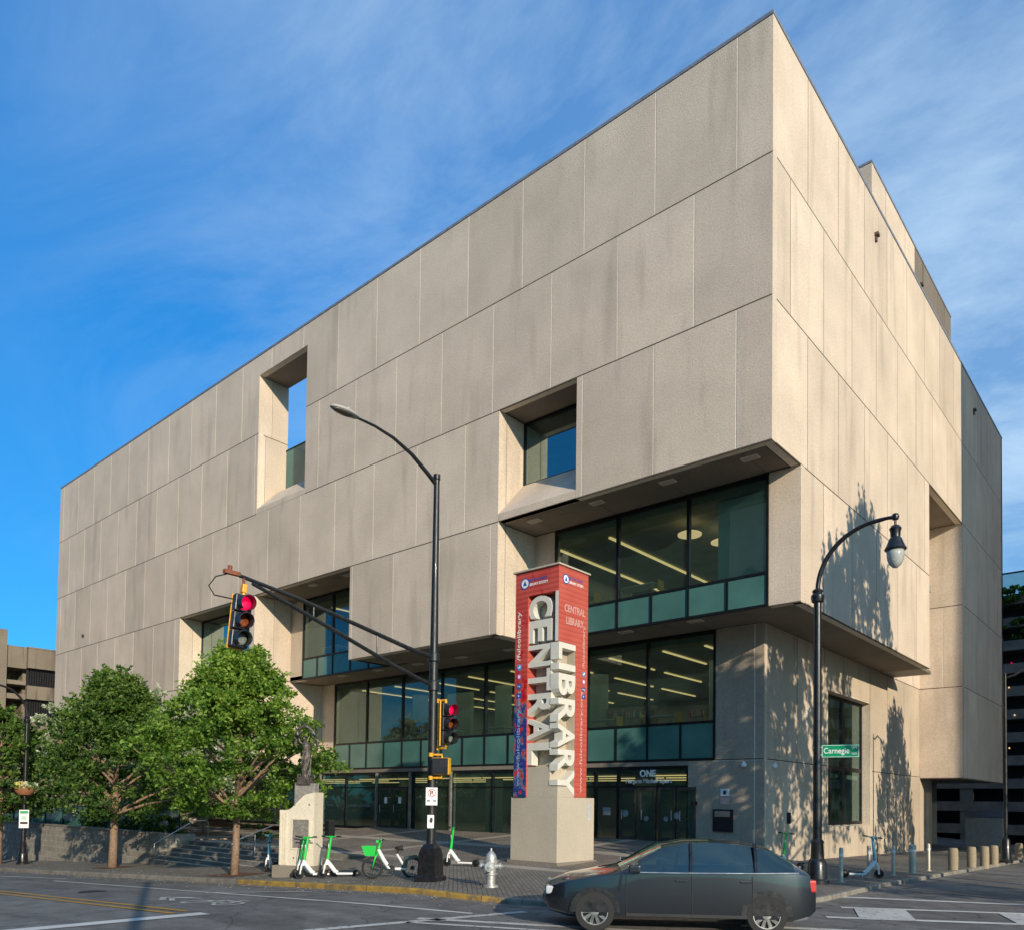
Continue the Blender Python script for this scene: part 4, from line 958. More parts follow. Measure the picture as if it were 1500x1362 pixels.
for i in range(n):
    a=2*math.pi*i/n; b=2*math.pi*(i+1)/n; c=(0,.09)
    mb.quad((math.cos(a)*.105,-.009,c[1]+math.sin(a)*.105),(math.cos(b)*.105,-.009,c[1]+math.sin(b)*.105),(math.cos(b)*.085,-.009,c[1]+math.sin(b)*.085),(math.cos(a)*.085,-.009,c[1]+math.sin(a)*.085))
mb.quad((-.075,-.0095,.155),(-.062,-.0095,.168),(.075,-.0095,.025),(.062,-.0095,.012)); mb.build('red_circle',M['signred'],np_)
mb=MB(); put_text(mb,'P',1,frame((0,-.008,.09),(1,0,0),(0,0,1)),.001,.03,fit=(.085,.125))
mb.box(-.12,-.03,-.0085,-.007,-.13,-.10); mb.box(.03,.12,-.0085,-.007,-.13,-.10); mb.add([(-.13,-.009,-.115),(-.09,-.009,-.09),(-.09,-.009,-.14)],[(0,1,2)]); mb.add([(.13,-.009,-.115),(.09,-.009,-.09),(.09,-.009,-.14)],[(0,1,2)]); mb.build('symbol',M['ink'],np_)
stk=thing('sticker','white poster sticker with a dark figure wrapped on the signal pole','sticker',(PX+vd.x*.138,PY+vd.y*.138,PZ+1.55),face)
mb=MB(); mb.box(-.10,.07,-.012,.0,-.17,.17,0); mb.add([(-.03,-.0125,.10),(.03,-.0125,.10),(.04,-.0125,.02),(.0,-.0125,-.05),(-.05,-.0125,0)],[(0,1,2,3,4)],1); mb.build('paper',[M['signwhite'],M['ink']],stk)
# ------------------------------------------------------------------ ornate street lamps
def ornate(name,label,x,y,armdir,hgt=9.2,group='black curved arm street lamps'):
    t=thing(name,label,'street lamp',(x,y,H(x,y)),armdir,group)
    mb=MB(); mb.lathe([(.30,0),(.30,.10),(.25,.14),(.23,.55),(.20,.62),(.17,.66),(.155,1.05),(.17,1.10),(.13,1.16)],seg=16); mb.build('base',M['black'],t,smooth=30)
    mb=MB(); zt=7.7
    mb.lathe([(.115,1.1),(.11,3),(.10,zt-.25)],seg=16); mb.lathe([(.10,zt-.28),(.15,zt-.24),(.17,zt-.14),(.17,zt-.08),(.12,zt-.02),(.14,zt+.05),(.09,zt+.1)],seg=16)
    mb.build('pole',M['black'],t,smooth=30)
    pts=[]; 
    for k in range(15):
        a=math.pi/2*k/14*1.0; pts.append((1.55-1.55*math.cos(a),0,zt+.05+1.55*math.sin(a)))
    pts=[(p[0],0,p[2]) for p in pts]+[(1.72,0,zt+1.61),(1.85,0,zt+1.60)]
    mb=MB(); mb.tube(pts,[.06]*10+[.055]*5+[.045,.05],12); mb.lathe([(.01,-.1),(.07,-.07),(.09,0),(.07,.07),(.01,.1)],(1.92,0,zt+1.60),12); mb.build('arm',M['black'],t,smooth=40)
    mb=MB(); c=(1.92,0,zt+1.5)
    mb.lathe([(.03,.02),(.03,-.1),(.10,-.13),(.145,-.2),(.12,-.28),(.115,-.42),(.15,-.46),(.20,-.60),(.24,-.68),(.26,-.72),(.24,-.75),(.1,-.76)],c,20); ln=mb.build('lantern',M['black'],t,smooth=40)
    mb=MB(); mb.lathe([(.10,-.74),(.205,-.755),(.205,-.85),(.19,-.98),(.14,-1.10),(.06,-1.18),(.005,-1.195)],c,20)
    gm=bpy.data.materials.get('acorn_globe') or simple('acorn_globe',(.42,.44,.42),.15,var=.15,scale=12,coat=.6); mb.build('globe',gm,ln,smooth=True)
    return t
LR=ornate('street_lamp','tall black curved arm street lamp at the street corner with the green street name sign',2.75,-3.55,R(0))
LL=ornate('street_lamp','distant black curved arm street lamp with a hanging flower basket on its pole',-36.06,-10.2,R(-90))
mb=MB(); mb.tube([(0,0,0),(0,0,8.25)],[.085,.06],12); mb.lathe([(.26,0),(.26,.1),(.2,.15),(.17,1.0),(.11,1.1)],seg=12)
t3=thing('street_lamp','slim dark lamp post with angled arm at the far end of the bollard row','street lamp',(3.98,15.5,H(3.98,15.5)),0)
mb.build('pole',M['black'],t3,smooth=30); mb=MB(); mb.tube([(0,0,8.05),(.35,.1,8.15),(.8,.3,8.5),(1.5,.5,8.6)],[.04,.045,.05,.04],8); mb.build('arm',M['pole'],t3,smooth=40)
mb=MB(); mb.bevbox(1.45,2.05,.4,.65,8.52,8.64,.03); mb.build('luminaire',M['pole'],t3)
# street name sign
sn=thing('street_name_sign','green street name sign reading Carnegie clamped to the corner lamp','sign',(2.75+.10,-3.55,H(2.75,-3.55)+3.48),R(14))
mb=MB(); mb.bevbox(0,.92,-.012,.012,-.17,.17,.006); mb.build('plate',M['signgreen'],sn)
mb=MB(); put_text(mb,'Carnegie',1,frame((.37,-.016,-.01),(1,0,0),(0,0,1)),.001,.01,fit=(.62,.20)); put_text(mb,'WY',1,frame((.80,-.016,.08),(1,0,0),(0,0,1)),.001,.01,fit=(.14,.07)); put_text(mb,'NW',1,frame((.80,-.016,-.07),(1,0,0),(0,0,1)),.001,.01,fit=(.12,.07))
for a in ((.02,.90,.145,.155),(.02,.90,-.155,-.145),(.02,.03,-.145,.145),(.89,.90,-.145,.145)): mb.box(a[0],a[1],-.0155,-.013,a[2],a[3])
mb.build('lettering',M['signwhite'],sn)
mb=MB(); mb.bevbox(-.2,.02,-.05,.05,-.12,-.08,.01); mb.bevbox(-.2,.02,-.05,.05,.08,.12,.01); mb.build('clamp',M['steel'],sn)
# parking sign + flower basket on the west lamp
lx,ly=-36.06,-10.2; lz=H(lx,ly); vd2=Vector((cp['X']-lx,cp['Y']-ly,0)).normalized(); f2=math.atan2(vd2.y,vd2.x)+math.pi/2
ps=thing('parking_sign','white and green parking notice on the distant lamp below the flower basket','sign',(lx+vd2.x*.16,ly+vd2.y*.16,lz+2.35),f2)
mb=MB(); mb.bevbox(-.22,.22,-.01,.01,-.45,.50,.005); mb.build('plate',M['signwhite'],ps)
mb=MB(); mb.box(-.19,.19,-.014,-.011,.3,.45,0); mb.box(-.1,.1,-.014,-.011,.1,.15,0); mb.box(-.12,.12,-.014,-.011,0,.05,0); mb.box(-.17,.17,-.014,-.011,-.25,-.12,1); mb.build('print',[M['signgreen'],M['ink']],ps)
fb=thing('flower_basket','brown hanging basket of yellow and white flowers on the distant lamp','flower basket',(lx,ly,lz+4.0))
mb=MB(); mb.lathe([(.12,-.42),(.3,-.36),(.46,-.18),(.52,0),(.5,.02)],seg=18); mb.build('basket',simple('coir_basket',(.30,.13,.06),.9,var=.3,scale=14,bump=.5),fb,smooth=30)
# ------------------------------------------------------------------ foliage
def leaf_obj(name,pts,m,parent,size=.12,tone_f=None,elong=1.7,droop=.2):
    vs=[];fs=[];tn=[]
    rr=random.random; ga=random.gauss
    for p in pts:
        n=Vector((ga(0,1),ga(0,1),ga(0,1)+.7)).normalized(); a=n.cross(Vector((ga(0,1),ga(0,1),ga(0,1)))).normalized(); b=n.cross(a)
        s=size*(.65+.7*rr()); a=a*s*elong*.5; b=b*s*.5
        k=len(vs); q=Vector(p)
        vs+= [q-a,q+b*.9-a*.1-n*s*droop*.3,q+a-n*s*droop,q-b*.9-a*.1-n*s*droop*.3]; fs.append((k,k+1,k+2,k+3))
        t=tone_f(p) if tone_f else .5
        tn.append(min(1,max(0,ga(t,.25))))
    me=bpy.data.meshes.new(name); me.from_pydata([tuple(v) for v in vs],[],fs); me.materials.append(m)
    at=me.attributes.new('tone','FLOAT','FACE'); at.data.foreach_set('value',tn); me.update()
    o=bpy.data.objects.new(name,me); COL.objects.link(o); o.parent=parent; return o
fpts=[]
for i in range(500):
    a=random.random()*6.28; r=random.random()**.5*.55; fpts.append((r*math.cos(a),r*math.sin(a),.05+random.random()*.28*(1.1-r)))
leaf_obj('flowers',fpts,M['flower'],fb,.12,lambda p: .1 if p[0]*.6+p[1]*.8<0.05 else .9)
leaf_obj('leaves',[(p[0]*1.05,p[1]*1.05,p[2]-.08) for p in fpts[:200]],M['leafA'],fb,.12,lambda p:.5)
def crown_points(R0,z0,z1,shape,nclump,per,clr=.42,seed=1,top=1.0,jit=1.0,gap=-.06):
    """clumps spread through a crown volume; each clump is a flattened puff of leaves with a drooping rim"""
    rnd=random.Random(seed); pts=[]; cl=[]
    for i in range(nclump):
        h=rnd.random()**.85
        rad=R0*shape(h); a=rnd.random()*6.283; r=rad*(rnd.random()**.36)
        lump=1+.85*noise.noise(Vector((math.cos(a)*1.5+seed,math.sin(a)*1.5,h*3.4)))*jit
        if noise.noise(Vector((math.cos(a)*r*.9+seed*3,math.sin(a)*r*.9,h*(z1-z0)*.9)))<gap: continue
        c=Vector((r*math.cos(a)*lump,r*math.sin(a)*lump,z0+(z1-z0)*h))
        cr=clr*(.6+.8*rnd.random())*(1-.45*h*top); cl.append((c,r/max(.1,rad)))
        n=int(per*(.6+.8*rnd.random()))
        for k in range(n):
            d=Vector((rnd.gauss(0,1),rnd.gauss(0,1),rnd.gauss(0,.55)))
            d=d.normalized()*cr*(rnd.random()**.4) if d.length>0 else d
            d.z*=.6; d.z-=.25*(d.x**2+d.y**2)/max(cr,.1)
            pts.append(tuple(c+d))
    return pts,cl
def tree(name,label,x,y,R0,z0,z1,shape,m,nclump,per,leaf,seed,trunk_r=.12,clr=.42,group=None,ztr=None,elong=1.6,bark='bark',top=1.0,nshoot=0,upr=0):
    t=thing(name,label,'tree',(x,y,H(x,y) if y<6 and x<4 else -.5),0,group)
    pts,cl=crown_points(R0,z0,z1,shape,nclump,per,clr,seed,top)
    rnd=random.Random(seed+50); mb=MB()
    tp=[(0,0,-.1),(rnd.uniform(-.04,.04),rnd.uniform(-.04,.04),z0*.5),(rnd.uniform(-.10,.10),.05,z0+.2),(rnd.uniform(-.15,.15),rnd.uniform(-.1,.1),z0+(z1-z0)*.45),(0,0,z1-.4)]
    mb.tube(tp,[trunk_r*1.25,trunk_r,trunk_r*.92,trunk_r*.55,.015],12); mb.build('trunk',M[bark],t,smooth=True)
    mb=MB()
    for c,rr in rnd.sample(cl,min(len(cl),60)):
        zs=max(z0+.1,c.z-c.xy.length*.75); f=(zs-z0)/(z1-z0)
        r=trunk_r*.35*(1-f)+.012
        mid=Vector((c.x*.5,c.y*.5,(zs+c.z)/2+.1)); mb.tube([(0,0,zs),mid,c],[r*1.25,r*.8,.008],6,cap=False)
    mb.build('branches',M[bark],t,smooth=True)
    zr=z1-z0
    for k in range(nshoot):
        h=rnd.random()**.6; a=rnd.random()*6.283; r=R0*shape(h)*(.9+.12*rnd.random()); c=Vector((r*math.cos(a),r*math.sin(a),z0+(z1-z0)*h)); d=Vector((math.cos(a)*.8,math.sin(a)*.8,rnd.uniform(.1,1.5)+upr)).normalized(); L=rnd.uniform(.25,.75)*(1+upr)
        for q_ in range(34):
            f=rnd.random(); sp=.10*(1-f)+.04; pts.append(tuple(c+d*L*f+Vector((rnd.gauss(0,sp),rnd.gauss(0,sp),rnd.gauss(0,sp)))))
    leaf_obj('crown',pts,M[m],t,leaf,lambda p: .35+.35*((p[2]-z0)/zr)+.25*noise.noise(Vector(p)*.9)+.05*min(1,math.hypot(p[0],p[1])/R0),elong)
    return t
def sh_round(h): return (math.sin(math.pi*min(1,(h*.86+.14)))**.65)*(1 if h<.5 else 1-.55*((h-.5)/.5)**1.5)
def sh_cone(h): return max(.04,(1-h)**.8)*(min(1,h*8+.35))
def sh_bush(h): return math.sqrt(max(.05,1-h**2))
G1='young street trees in the sidewalk'
AP=[.55,.86,1.0,1.0,.95,.88,.76,.60,.44,.30,.16]
def sh_A(h):
    i=min(9,int(h*10)); return AP[i]*(1-h*10+i)+AP[i+1]*(h*10-i)
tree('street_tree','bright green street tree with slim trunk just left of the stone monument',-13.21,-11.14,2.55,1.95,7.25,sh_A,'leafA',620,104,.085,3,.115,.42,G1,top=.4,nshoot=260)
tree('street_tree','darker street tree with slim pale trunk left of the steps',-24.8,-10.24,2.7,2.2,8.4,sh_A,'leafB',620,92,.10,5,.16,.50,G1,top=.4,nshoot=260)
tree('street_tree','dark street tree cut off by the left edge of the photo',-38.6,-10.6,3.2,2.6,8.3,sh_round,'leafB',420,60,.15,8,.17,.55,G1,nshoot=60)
G2='pale flowering trees behind the stone wall'
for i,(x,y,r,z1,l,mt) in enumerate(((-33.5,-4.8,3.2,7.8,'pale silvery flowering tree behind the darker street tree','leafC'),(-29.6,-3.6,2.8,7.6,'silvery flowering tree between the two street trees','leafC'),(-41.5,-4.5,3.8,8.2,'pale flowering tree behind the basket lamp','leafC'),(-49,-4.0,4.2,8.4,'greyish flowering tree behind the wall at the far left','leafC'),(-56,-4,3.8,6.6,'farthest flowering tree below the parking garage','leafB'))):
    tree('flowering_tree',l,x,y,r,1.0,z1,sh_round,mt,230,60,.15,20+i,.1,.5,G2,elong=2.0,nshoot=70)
for i,(x,y,l) in enumerate(((-27.2,-6.9,'low dark shrub behind the right end of the stone wall'),(-23.2,-3.6,'low shrub on the plaza behind the stair railing'),(-31.5,-6.6,'dark hedge shrub on the wall under the flowering trees'),(-36,-6.6,'dark hedge shrub behind the wall beside the basket lamp'))):
    s=thing('shrub',l,'shrub',(x,y,-.3),0,'low shrubs behind the stone wall'); pts,_=crown_points(1.25,0,1.0,sh_bush,60,40,.28,40+i); leaf_obj('foliage',pts,M['leafB'],s,.10,lambda p:.3)
# tree pits
for i,(x,y,l) in enumerate(((-13.21,-11.14,'brown mulch square around the trunk of the bright street tree'),(-24.8,-10.24,'brown mulch square around the trunk of the darker street tree'))):
    mb=MB(); n=7
    for a in range(n):
        for b in range(n):
            q=[(x-.9+1.8*(a+i_)/n,y-.6+1.2*(b+j_)/n) for i_,j_ in ((0,0),(1,0),(1,1),(0,1))]; mb.quad(*[(p[0],p[1],hs(p[0],p[1])+.012) for p in q])
    tag(mb.build('tree_pit',simple('mulch',(.13,.055,.03),.95,var=.5,scale=25,bump=.8)),kind='structure')
# ------------------------------------------------------------------ stone wall, railings
def stonewall():
    m,nt,b=mat('grey_block_wall'); v=mapping(nt)
    sp=nt.nodes.new('ShaderNodeSeparateXYZ'); nt.links.new(v,sp.inputs[0]); cb=nt.nodes.new('ShaderNodeCombineXYZ'); nt.links.new(sp.outputs[0],cb.inputs[0]); nt.links.new(sp.outputs[2],cb.inputs[1])
    br=nt.nodes.new('ShaderNodeTexBrick'); br.inputs['Scale'].default_value=1; br.inputs['Brick Width'].default_value=.62; br.inputs['Row Height'].default_value=.31; br.inputs['Mortar Size'].default_value=.012
    br.inputs['Color1'].default_value=(.24,.22,.19,1); br.inputs['Color2'].default_value=(.32,.30,.26,1); br.inputs['Mortar'].default_value=(.42,.39,.33,1); nt.links.new(cb.outputs[0],br.inputs['Vector'])
    c=mul(nt,br.outputs['Color'],ramp(nt,noi(nt,v,2.5,6,.7),[(.3,.7),(.7,1.25)])); nt.links.new(c,b.inputs['Base Color']); b.inputs['Roughness'].default_value=.9
    bn=nt.nodes.new('ShaderNodeBump'); bn.inputs['Strength'].default_value=.6; bn.inputs['Distance'].default_value=.02; nt.links.new(noi(nt,v,12,5),bn.inputs['Height']); nt.links.new(bn.outputs[0],b.inputs['Normal']); return m
wl=thing('stone_wall','grey block retaining wall in tree shade along the sidewalk left of the steps','wall')
mb=MB(); mb.box(-90,-25.25,-8.0,-7.6,-4.5,-.08); mb.box(-25.65,-25.25,-7.6,-6.3,-3,-.08); mb.build('blocks',stonewall(),wl)
mb=MB(); mb.box(-90,-25.2,-8.04,-7.56,-.08,-.01); mb.build('coping',M['kerb'],wl)
gf=thing('glass_fence','low glass fence with dark posts behind the stone wall at the left','fence')
mb=MB(); mb.quad((-60,-6.2,-.2),(-27,-6.2,-.2),(-27,-6.2,1.0),(-60,-6.2,1.0)); mb.build('pane',M['spandrel'],gf)
mb=MB(); mb.tube([(-60,-6.2,1.02),(-27,-6.2,1.02)],.03,8); mb.build('rail',M['frame'],gf)
for i in range(12):
    mb=MB(); mb.box(-60+i*3-.03,-60+i*3+.03,-6.25,-6.21,-.3,1.0); mb.build('post',M['frame'],gf)
def railing(x,label):
    t=thing('handrail',label,'handrail',(x,0,0),0,'steel handrails on the steps')
    z0=hs(x,-8.2); zt=hp(x,-6.3)
    mb=MB(); mb.tube([(0,-8.35,z0),(0,-8.35,z0+.92),(0,-8.25,z0+.98),(0,-6.5,zt+.95),(0,-5.9,zt+.95),(0,-5.8,zt+.85),(0,-5.8,zt)],.026,8); mb.build('rail',M['steel'],t,smooth=True)
    mb=MB(); mb.tube([(0,-7.35,z0+.2),(0,-7.35,z0+1.35*.92)],.022,8); mb.build('post',M['steel'],t)
    return t
railing(-25.0,'steel handrail at the left side of the steps beside the wall'); railing(-18.3,'steel handrail in the middle of the steps behind the bright tree trunk')
mb=MB(); mb.bevbox(-.18,.18,-.18,.18,0,.85,.02); bn_=thing('planter_post','short dark square post on the plaza above the steps','post',(-22.0,-1.0,hp(-22,-1))); mb.build('post',M['pole'],bn_)
# ------------------------------------------------------------------ stone monument with bronze
MX,MY=-10.15,-10.65; MZ=hs(MX,MY)
mo=thing('monument','cream stone monument with curved shoulder and bronze statue at the kerb','monument',(MX,MY,MZ),R(28))
mb=MB(); mb.bevbox(-.78,.62,-.42,.42,-.15,.32,.02); mb.build('plinth',M['conc_dark'],mo)
prof=[(-.62,.32),(-.62,1.98)]
for k in range(9):
    t_=k/8; prof.append((-.40+.72*t_ ,1.98+ .50*(t_*t_*(3-2*t_))))
prof+=[(.52,2.52),(.52,.32)]
mb=MB(); mb.prism(prof,'y',-.30,.28); 
for x in (-.60,-.5,-.42): mb.prism([(x,.34),(x,1.90),(x+.05,1.90),(x+.05,.34)],'y',-.325,-.302)
mb.build('pedestal',M['conc_cream'],mo)
# framed panel
mb=MB(); mb.box(-.22,-.17,-.33,-.302,.80,1.75); mb.box(.36,.41,-.33,-.302,.80,1.75); mb.box(-.17,.36,-.33,-.302,1.70,1.75); mb.box(-.17,.36,-.33,-.302,.80,.85); mb.build('panel_frame',M['conc_cream'],mo)
mb=MB(); mb.box(-.17,.36,-.315,-.301,.85,1.70); mb.build('inscription_panel',simple('grey_relief',(.20,.18,.16),.8,var=.4,scale=14,bump=.5),mo)
mb=MB(); mb.bevbox(-.32,.36,.02,.30,1.9,2.80,.02); mb.build('rear_block',simple('grey_stone',(.24,.22,.20),.85,var=.3,scale=10,bump=.4),mo)
mb=MB()
for x,z in ((-.12,2.15),(.36,2.15),(-.12,.55)): mb.lathe([(.025,0),(.03,-.012),(.01,-.02)],(x,-.302,z),8,axis='y')
mb.build('stud',M['conc_dark'],mo)
def bez(ps,n=24):
    out=[]; P=[Vector(p) for p in ps]; P=[P[0]]+P+[P[-1]]
    for i in range(1,len(P)-2):
        for k in range(n//3):
            t_=k/(n//3); a,b,c,d=P[i-1],P[i],P[i+1],P[i+2]
            out.append(.5*((2*b)+(c-a)*t_+(2*a-5*b+4*c-d)*t_**2+(3*b-a-3*c+d)*t_**3))
    return out+[P[-2]]
mb=MB(); mb.prism([(-.20,2.92),(-.20,3.16),(.18,3.16),(.22,2.92)],'y',-.06,.28); 
for i in range(4): mb.box(-.15+.09*i,-.10+.09*i,-.075,-.06,3.0,3.05)
mb.build('bronze_base',M['bronze'],mo).location=(0,0,-.16)
# robed figure rising out of swirling drapery and lifting a great bird by the wings
st=MB()
body=bez([(-.02,.1,3.1),(-.06,.1,3.45),(-.02,.1,3.85),(.03,.1,4.2),(.0,.08,4.5),(-.03,.06,4.72)],30); nb=len(body)
def rad(t_): 
    ks=[(0,.13),(.12,.11),(.3,.14),(.5,.155),(.66,.12),(.8,.16),(.93,.10),(1,.05)]
    for (a,ra),(b,rb) in zip(ks,ks[1:]):
        if t_<=b: return ra+(rb-ra)*(t_-a)/(b-a)
    return .05
st.tube(body,[rad(i/(nb-1)) for i in range(nb)],14)
bm=bmesh.new(); bmesh.ops.create_uvsphere(bm,u_segments=12,v_segments=9,radius=1)
for v in bm.verts: v.co=Vector((-.05+v.co.x*.085,.04+v.co.y*.10,4.82+v.co.z*.12))
st.addbm(bm)
st.build('figure',M['bronze'],mo,smooth=True)
mb=MB()
for k in range(7):
    a=k*.9; mb.tube(bez([(.13*math.cos(a),.1+.13*math.sin(a),3.12),(.15*math.cos(a+.7),.1+.15*math.sin(a+.7),3.5),(.16*math.cos(a+1.3),.1+.16*math.sin(a+1.3),3.9),(.13*math.cos(a+1.9),.1+.13*math.sin(a+1.9),4.3)],18),.03,6)
mb.tube(bez([(.12,.1,3.2),(.30,.1,3.28),(.36,.1,3.18),(.28,.1,3.10)],12),.03,6); mb.tube(bez([(-.15,.1,3.2),(-.30,.1,3.30),(-.34,.1,3.18),(-.26,.1,3.12)],12),.03,6)
mb.build('drapery',M['bronze'],mo,smooth=True)
mb=MB()
mb.tube(bez([(-.12,.08,4.55),(-.26,.05,4.72),(-.28,.02,4.98),(-.14,.0,5.12)],18),[.05]*19 if False else .042,8); mb.tube(bez([(.12,.08,4.5),(.32,.05,4.62),(.38,.02,4.9),(.22,.0,5.1)],18),.042,8)
mb.build('arms',M['bronze'],mo,smooth=True)
mb=MB(); 
mb.tube(bez([(-.30,.0,4.9),(-.32,.0,5.15),(-.1,.0,5.32),(.12,.0,5.28),(.3,.02,5.1),(.42,.04,4.8)],24),[.03+.035*math.sin(math.pi*i/40) for i in range(41)][:41] if False else .06,8)
for k in range(5):
    mb.tube(bez([(.30+.03*k,.02,5.1-.08*k),(.42+.02*k,.05,4.9-.1*k),(.40,.08,4.65-.1*k)],9),[.02]*7 if False else .02,5); mb.tube(bez([(-.28-.02*k,.02,5.1-.07*k),(-.38-.02*k,.04,4.95-.08*k),(-.36,.06,4.75-.08*k)],9),.02,5)
mb.tube(bez([(-.02,0,5.3),(.02,-.05,5.42),(-.07,-.1,5.48),(-.15,-.12,5.44)],9),.03,6)
mb.build('bird',M['bronze'],mo,smooth=True)
for o in list(bpy.data.objects):
    if o.parent==mo and o.name.split('.')[0] in ('figure','drapery','arms','bird'): o.scale=(.82,.9,.72); o.location=(.02,0,.70)
# ------------------------------------------------------------------ scooters (local +X is the rear)
def wheel(parent,x,z,r,w=.05,y=0,rim=True,spokes=0,name='wheel',alloy=False):
    mb=MB(); k_=.80 if spokes else (.72 if not alloy else .66)
    mb.lathe([(r*k_,-w/2),(r*.94,-w/2),(r,-w/4),(r,w/4),(r*.94,w/2),(r*k_,w/2),(r*k_*.97,0),(r*k_,-w/2)],(x,y,z),32,axis='y',cap=False); t=mb.build(name,M['blackr'],parent,smooth=40)
    mb=MB()
    if alloy:
        s=1 if y>0 else -1; R_=r*.66
        mb.lathe([(R_,-w*.45),(R_,w*.45),(R_*.93,w*.45),(R_*.93,-w*.45),(R_,-w*.45)],(x,y,z),32,axis='y',cap=False)
        mb.lathe([(.07,s*w*.30),(.07,s*w*.42),(.02,s*w*.44)],(x,y,z),14,axis='y')
        for k in range(10):
            a=2*math.pi*k/10; d=Vector((math.cos(a),0,math.sin(a))); q=Vector((-d.z,0,d.x)); c=Vector((x,y+s*w*.36,z))
            mb.add([c+d*.05-q*.022,c+d*.05+q*.022,c+d*R_*.96+q*.03,c+d*R_*.96-q*.03],[(0,1,2,3),(3,2,1,0)])
        mb.build('rim',M['steel'],t,smooth=40)
        mb=MB(); mb.lathe([(R_*.92,0),(R_*.92,.01*s)],(x,y+s*w*.1,z),24,axis='y'); mb.build('brake_disc',M['ink'],t)
    elif spokes:
        mb.lathe([(r*.81,-w*.3),(r*.81,w*.3),(r*.76,w*.25),(r*.76,-w*.25),(r*.81,-w*.3)],(x,y,z),32,axis='y',cap=False)
        mb.lathe([(.06,-.045),(.06,.045)],(x,y,z),12,axis='y')
        for k in range(spokes): a=2*math.pi*k/spokes; mb.tube([(x,y,z),(x+math.cos(a)*r*.78,y,z+math.sin(a)*r*.78)],.004,4)
        mb.build('rim',M['frame'],t,smooth=40)
    else:
        mb.lathe([(.02,-w*.6),(r*.55,-w*.35),(r*.72,-w*.2),(r*.72,w*.2),(r*.55,w*.35),(.02,w*.6)],(x,y,z),20,axis='y'); mb.build('rim',M['frame'],t,smooth=40)
    return t
def scooter(label,x,y,dirv,stemc='green',bodyc='white',lean=0,group='electric scooters parked near the kerb',steer=0):
    t=thing('electric_scooter',label,'scooter',(x,y,H(x,y)),math.atan2(dirv[1],dirv[0]),group); t.rotation_euler[0]=lean; t.scale=(1.07,1.07,1.07)
    wheel(t,0,.125,.125,.06); wheel(t,.90,.115,.115,.06)
    mb=MB()
    mb.tube([(.02,.055,.13),(.05,.06,.34),(.09,.03,.42)],[.024,.028,.035],8); mb.tube([(.02,-.055,.13),(.05,-.06,.34),(.09,-.03,.42)],[.018,.022,.03],8); mb.build('fork',M[bodyc],t,smooth=40)
    mb=MB(); mb.tube([(.085,0,.36),(.12,0,.52)],[.045,.04],12); mb.build('neck',M[bodyc],t,smooth=40)
    mb=MB(); mb.tube([(.12,0,.50),(.20,0,1.10)],[.043,.034],12); mb.build('stem',M[stemc],t,smooth=40)
    mb=MB(); mb.tube([(.10,0,.48),(.22,0,.32),(.32,0,.19),(.40,0,.15)],[.05,.062,.06,.05],10); mb.build('down_tube',M[bodyc],t,smooth=40)
    mb=MB(); mb.bevbox(.36,.80,-.09,.09,.10,.155,.015); dk=mb.build('deck',M[bodyc],t)
    mb=MB(); mb.bevbox(.38,.78,-.075,.075,.156,.166,.004); mb.build('grip_pad',M['blackr'],dk)
    mb=MB(); seg=10; vs=[];fs=[]
    for k in range(seg+1):
        a=R(35)+R(140)*k/seg; r=.148
        for yy in (-.045,.045): vs.append((.90+math.cos(a)*r,yy,.115+math.sin(a)*r)); 
    for k in range(seg): fs.append((k*2,k*2+2,k*2+3,k*2+1))
    mb.add(vs,fs); mb.build('rear_fender',M['black'],t,smooth=True)
    mb=MB(); mb.tube([(.20,-.26,1.13),(.20,-.08,1.12),(.20,.08,1.12),(.20,.26,1.13)],.016,8); mb.bevbox(.17,.24,-.05,.05,1.09,1.14,.012); hb=mb.build('handlebar',M[stemc],t,smooth=40)
    mb=MB(); mb.tube([(.20,-.28,1.13),(.20,-.16,1.128)],.021,8); mb.build('grip',M['blackr'],hb); mb=MB(); mb.tube([(.20,.16,1.128),(.20,.28,1.13)],.021,8); mb.build('grip',M['blackr'],hb)
    mb=MB(); mb.tube([(.45,.09,.1),(.50,.2,.0)],.01,6); mb.build('kickstand',M['steel'],t)
    mb=MB(); mb.tube([(.17,.10,1.11),(.11,.10,.98),(.07,.05,.70),(.06,.03,.45)],.008,6); mb.build('brake_cable',M['blackr'],t)
    mb=MB(); mb.box(.135,.150,-.03,.03,.78,.92); mb.build('decal',M['signwhite'] if stemc=='green' else M['ink'],t)
    if steer:
        c,s_=math.cos(steer),math.sin(steer)
        for ob,px_ in ((hb,.20),): ob.rotation_euler[2]=steer; ob.location=(px_-px_*c,-px_*s_,0)
    return t
dv_=(.56,.83)
scooter('green and white scooter parked right of the stone monument, leftmost of the overlapping pair',-9.72,-11.15,(.50,.87),lean=R(3),steer=R(50))
scooter('green and white scooter overlapping its twin at the monument, right one of the pair',-9.30,-11.32,(.62,.78),lean=R(-4),steer=R(62))
scooter('green and white scooter standing alone between the overlapping pair and the basket bicycle',-8.68,-10.95,(.66,.75),lean=R(-3),steer=R(68))
scooter('green stemmed scooter standing apart behind the signal pole near the hydrant',-7.45,-7.15,(.92,.40),lean=R(2),steer=R(50))
scooter('dark scooter with pale blue stem left of the stone monument',-12.7,-10.25,(-.66,.75),'blue','white',group='pale blue stemmed scooters')
scooter('pale blue stemmed scooter leaning by the thin bollards at the right corner',3.35,-.35,(-.80,-.58),'blue','white',lean=R(-6),steer=R(35),group='pale blue stemmed scooters')
scooter('green stemmed scooter against the library wall behind the passing car',.55,-.6,(.3,.95),lean=R(3))
